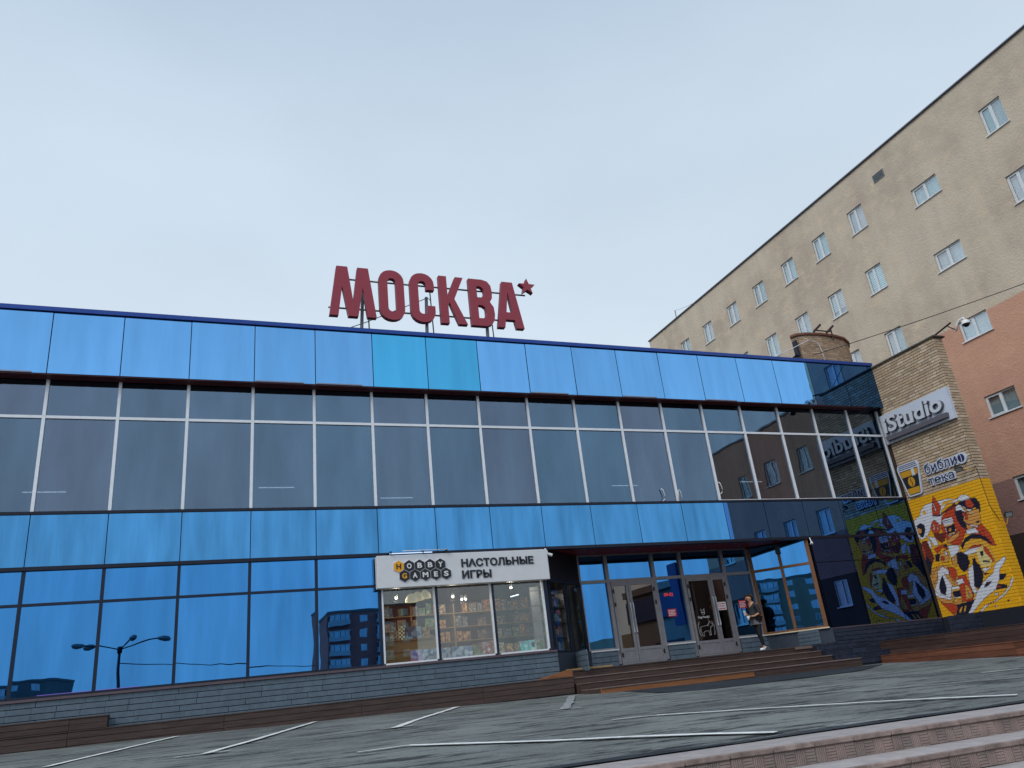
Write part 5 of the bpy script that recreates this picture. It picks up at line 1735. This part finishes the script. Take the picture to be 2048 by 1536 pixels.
for (ax, ay, az), (tx, ty, tz) in (((0.055, -0.07, 0.06), (-0.12, -0.07, 0.035)), ((0.205, 0.10, 0.06), (0.04, 0.10, 0.035))):
    skin_mesh('shoe', [(ax + 0.02, ay, az - 0.015), ((ax + tx) / 2, ay, 0.05), (tx, ty, tz), (ax, ay, az + 0.05)], [(0, 1), (1, 2), (0, 3)], [0.045, 0.045, 0.035, 0.044], [SHOE], ps)
skin_mesh('hair', [(-0.095, 0, 1.595), (-0.12, 0, 1.655), (-0.055, 0, 1.61), (-0.03, 0, 1.54), (0.03, 0, 1.61)], [(0, 1), (0, 2), (2, 3), (2, 4)], [(0.10, 0.092), (0.075, 0.07), 0.085, 0.06, 0.048], [HAIR], ps)
# hands: palm with five fingers closed on what they hold
def hand(w, d, side, name='hand'):
    w = Vector(w)
    V, E, Rr = [tuple(w), tuple(w + Vector(d) * 0.05)], [(0, 1)], [0.026, (0.032, 0.02)]
    for k, (oz, ln) in enumerate(((0.028, 0.062), (0.010, 0.07), (-0.008, 0.066), (-0.024, 0.052))):
        b = w + Vector(d) * 0.075 + Vector((0, 0, oz))
        c = b + Vector(d) * ln * 0.5 + Vector((0, side * 0.012, 0))
        f = c + Vector((d[0] * 0.008, side * 0.03, 0))
        n = len(V)
        V += [tuple(b), tuple(c), tuple(f)]; E += [(1, n), (n, n + 1), (n + 1, n + 2)]; Rr += [0.0095, 0.0085, 0.0075]
    n = len(V)
    V += [tuple(w + Vector(d) * 0.03 + Vector((0, side * 0.02, 0.03))), tuple(w + Vector(d) * 0.065 + Vector((0, side * 0.035, 0.045)))]
    E += [(0, n), (n, n + 1)]; Rr += [0.011, 0.009]
    return skin_mesh(name, V, E, Rr, [SKIN], ps, 1)


hand((-0.235, -0.12, 1.03), (-0.85, 0.3, -0.42), 1)
hand((-0.25, 0.04, 1.09), (-0.9, -0.2, 0.25), -1)
uvpart('nose', (PX - 0.225, PY_, PZ + 1.555), 0.016, 0, pi, SKIN, ps, n=8, m=5)
for s in (-1, 1):
    uvpart('eye', (PX - 0.211, PY_ + s * 0.032, PZ + 1.582), 0.011, 0, pi, BLACKINK, ps, n=8, m=5)
    uvpart('ear', (PX - 0.10, PY_ + s * 0.088, PZ + 1.565), 0.022, 0, pi, SKIN, ps, n=8, m=5)
box('mouth', PX - 0.205, PX - 0.19, PY_ - 0.022, PY_ + 0.022, PZ + 1.515, PZ + 1.523, REDSIDE, ps)
gl = tube('sunglasses', [(PX - 0.10, PY_ - 0.095, PZ + 1.635), (PX - 0.185, PY_ - 0.055, PZ + 1.665), (PX - 0.185, PY_ + 0.055, PZ + 1.665), (PX - 0.10, PY_ + 0.095, PZ + 1.635)], 0.010, BLACKINK, None, 6)
tag(gl, 'dark sunglasses pushed up on the head of the standing person', 'sunglasses')
cupo = empty('paper_cup', (PX - 0.31, PY_ - 0.10, PZ + 0.93), 'small white paper cup held low by the standing person', 'cup')
tube('cup_body', [(PX - 0.325, PY_ - 0.085, PZ + 0.92), (PX - 0.335, PY_ - 0.085, PZ + 1.04)], [0.028, 0.038], WHITEPL, cupo, 10)
ph = cbox('mobile_phone', (PX - 0.36, PY_ + 0.0, PZ + 1.14), (0.012, 0.075, 0.15), WHITEPL, None, bev=0.004, rot=(0.1, -0.35, 0.3))
tag(ph, 'white mobile phone held up by the standing person', 'phone')

# ================================================================== WHAT THE MIRROR FACADE REFLECTS (behind the camera)
RBRICK = mat('dark_red_brickwork', srgb(186, 104, 96), 0.9, var=0.12, scale=0.6)
BLOCKBEIGE = mat('beige_panel_wall', srgb(150, 136, 116), 0.9, var=0.08, scale=0.2)
BLOCKWHITE = mat('pale_balcony_front', srgb(190, 194, 198), 0.8)
FARGLASS = glazing('distant_window_glass', (0.35, 0.4, 0.45), (0.2, 0.2, 0.2), wob=0)
FARGREY = mat('distant_grey_wall', srgb(112, 110, 112), 0.9, var=0.1, scale=0.2)
ANNEX = mat('grey_annex_wall', srgb(120, 116, 116), 0.9, var=0.08)
BLUESIGN = mat('blue_kiosk_panel', srgb(22, 46, 100), 0.4, var=0.06)


def block(name, c, ang, w, dpt, h, floors, bays, wallm, label, balc, zbase=-6.0):
    """apartment block: front face centred at c facing direction ang (radians)"""
    e = empty(name, (c[0], c[1], zbase), label, 'building')
    e.rotation_euler.z = ang
    def lb(nm, x0, x1, y0, y1, z0, z1, m, par=e, off=(0, 0, 0)):
        o = bpy.data.objects.new(nm, box_mesh(x1 - x0, y1 - y0, z1 - z0, m))
        COL.objects.link(o)
        o.parent = par
        o.location = ((x0 + x1) / 2 - off[0], (y0 + y1) / 2 - off[1], (z0 + z1) / 2 - off[2])
        return o
    # local: front at y=0 facing -y
    lb('wall', -w / 2, w / 2, 0, dpt, 0, h, wallm)
    lb('parapet', -w / 2 - .15, w / 2 + .15, -0.15, dpt, h, h + 0.5, FARGREY)
    fh = h / floors
    bw = w / bays
    for f in range(max(0, floors - 6), floors):
        for b in range(bays):
            x = -w / 2 + (b + 0.5) * bw
            z = f * fh
            if b in balc:
                bo = lb('balcony', x - bw * 0.42, x + bw * 0.42, -1.0, -0.01, z + 0.25, z + 1.25, BLOCKWHITE)
                oo = tuple(bo.location)
                for q in range(4):
                    lb('pane', x - bw * 0.4 + q * bw * 0.2 + .05, x - bw * 0.4 + (q + 1) * bw * 0.2 - .05, -0.95, -0.9, z + 1.26, z + 2.4, FARGLASS, bo, oo)
                lb('slab', x - bw * 0.43, x + bw * 0.43, -1.02, -0.02, z + 2.42, z + 2.55, BLOCKWHITE, bo, oo)
            else:
                fr = lb('window', x - 0.85, x + 0.85, -0.05, -0.005, z + 0.9, z + 2.35, PVC)
                oo = tuple(fr.location)
                lb('pane', x - 0.76, x - 0.04, -0.07, -0.052, z + 1.0, z + 2.25, FARGLASS, fr, oo)
                lb('pane', x + 0.04, x + 0.76, -0.07, -0.052, z + 1.0, z + 2.25, FARGLASS, fr, oo)
    return e


block('red_apartment_block', (38.5, -145, 0), pi, 21, 14, 27.5, 9, 4, RBRICK, 'red brick apartment block mirrored in the blue window beside the shop display', (1, 3))
a = atan2(-0.59, -0.77)
bc = (18 - 0.79 * 190, 20.8 - 0.61 * 190)
block('beige_apartment_block', (bc[0], bc[1], 0), a + pi / 2 + pi, 70, 14, 25.5, 9, 14, BLOCKBEIGE, 'beige apartment block with balconies mirrored in the brown-framed windows', (1, 4, 5, 8, 9, 12))
block('grey_apartment_block', (-42, -150, 0), pi + 0.2, 34, 14, 17.5, 6, 8, FARGREY, 'distant grey apartment block mirrored low in the leftmost blue pane', (2, 5))
# annex with a blue fascia beyond the salmon wing
ax = empty('blue_shop_annex', (27, -3, -0.6), 'grey single-storey shop with a blue fascia mirrored in the entrance doors', 'building')
box('wall', 27.5, 34, -5, 3.15, -1.6, 5.3, ANNEX, ax)
box('low_wing', 27.6, 33, -16, -5.01, -1.6, 2.8, BLOCKBEIGE, ax)
box('blue_fascia', 27.3, 27.49, -4.8, 2.9, 3.3, 4.7, BLUESIGN, ax)
box('parapet', 27.25, 27.495, -5.0, 3.1, 5.0, 5.4, ANNEX, ax)
box('dark_opening', 27.44, 27.495, -2.0, 1.2, -1.0, 1.9, NAVYMETAL, ax)
box('vertical_sign', 26.9, 27.28, 1.6, 2.6, 2.6, 6.2, BLUESIGN, ax)
# lamp post
LX, LY = -4.3, -19.8
lp = empty('lamp_post', (LX, LY, -1.62), 'tall four-armed street lamp mirrored in the blue glass at left', 'street lamp')
tube('pole', [(LX, LY, -1.62), (LX, LY, 0.5), (LX, LY, 5.2)], [0.16, 0.13, 0.09], NAVYMETAL, lp, 10)
tube('collar', [(LX, LY, 4.9), (LX, LY, 5.35)], 0.15, NAVYMETAL, lp, 10)
for an, ln in ((15, 2.4), (70, 2.0), (165, 2.2), (205, 1.8)):
    d = Vector((cos(radians(an)), sin(radians(an)), 0))
    c0 = Vector((LX, LY, 5.15))
    tube('arm', [c0, c0 + d * ln * 0.5 + Vector((0, 0, 0.22)), c0 + d * ln + Vector((0, 0, 0.42))], 0.05, NAVYMETAL, lp, 6)
    q = c0 + d * (ln - 0.1) + Vector((0, 0, 0.42))
    tube('lamp_head', [q, q + d * 0.15, q + d * 0.45, q + d * 0.7, q + d * 0.78], [0.05, 0.14, 0.2, 0.16, 0.03], STEEL, lp, 8)
lw = tube('lamp_cable', sag((LX, LY, 4.2), (LX + 22, LY - 8, 3.6), 0.5), 0.03, CABLE)
tag(lw, 'cable hung from the street lamp, mirrored in the blue glass', 'cable')
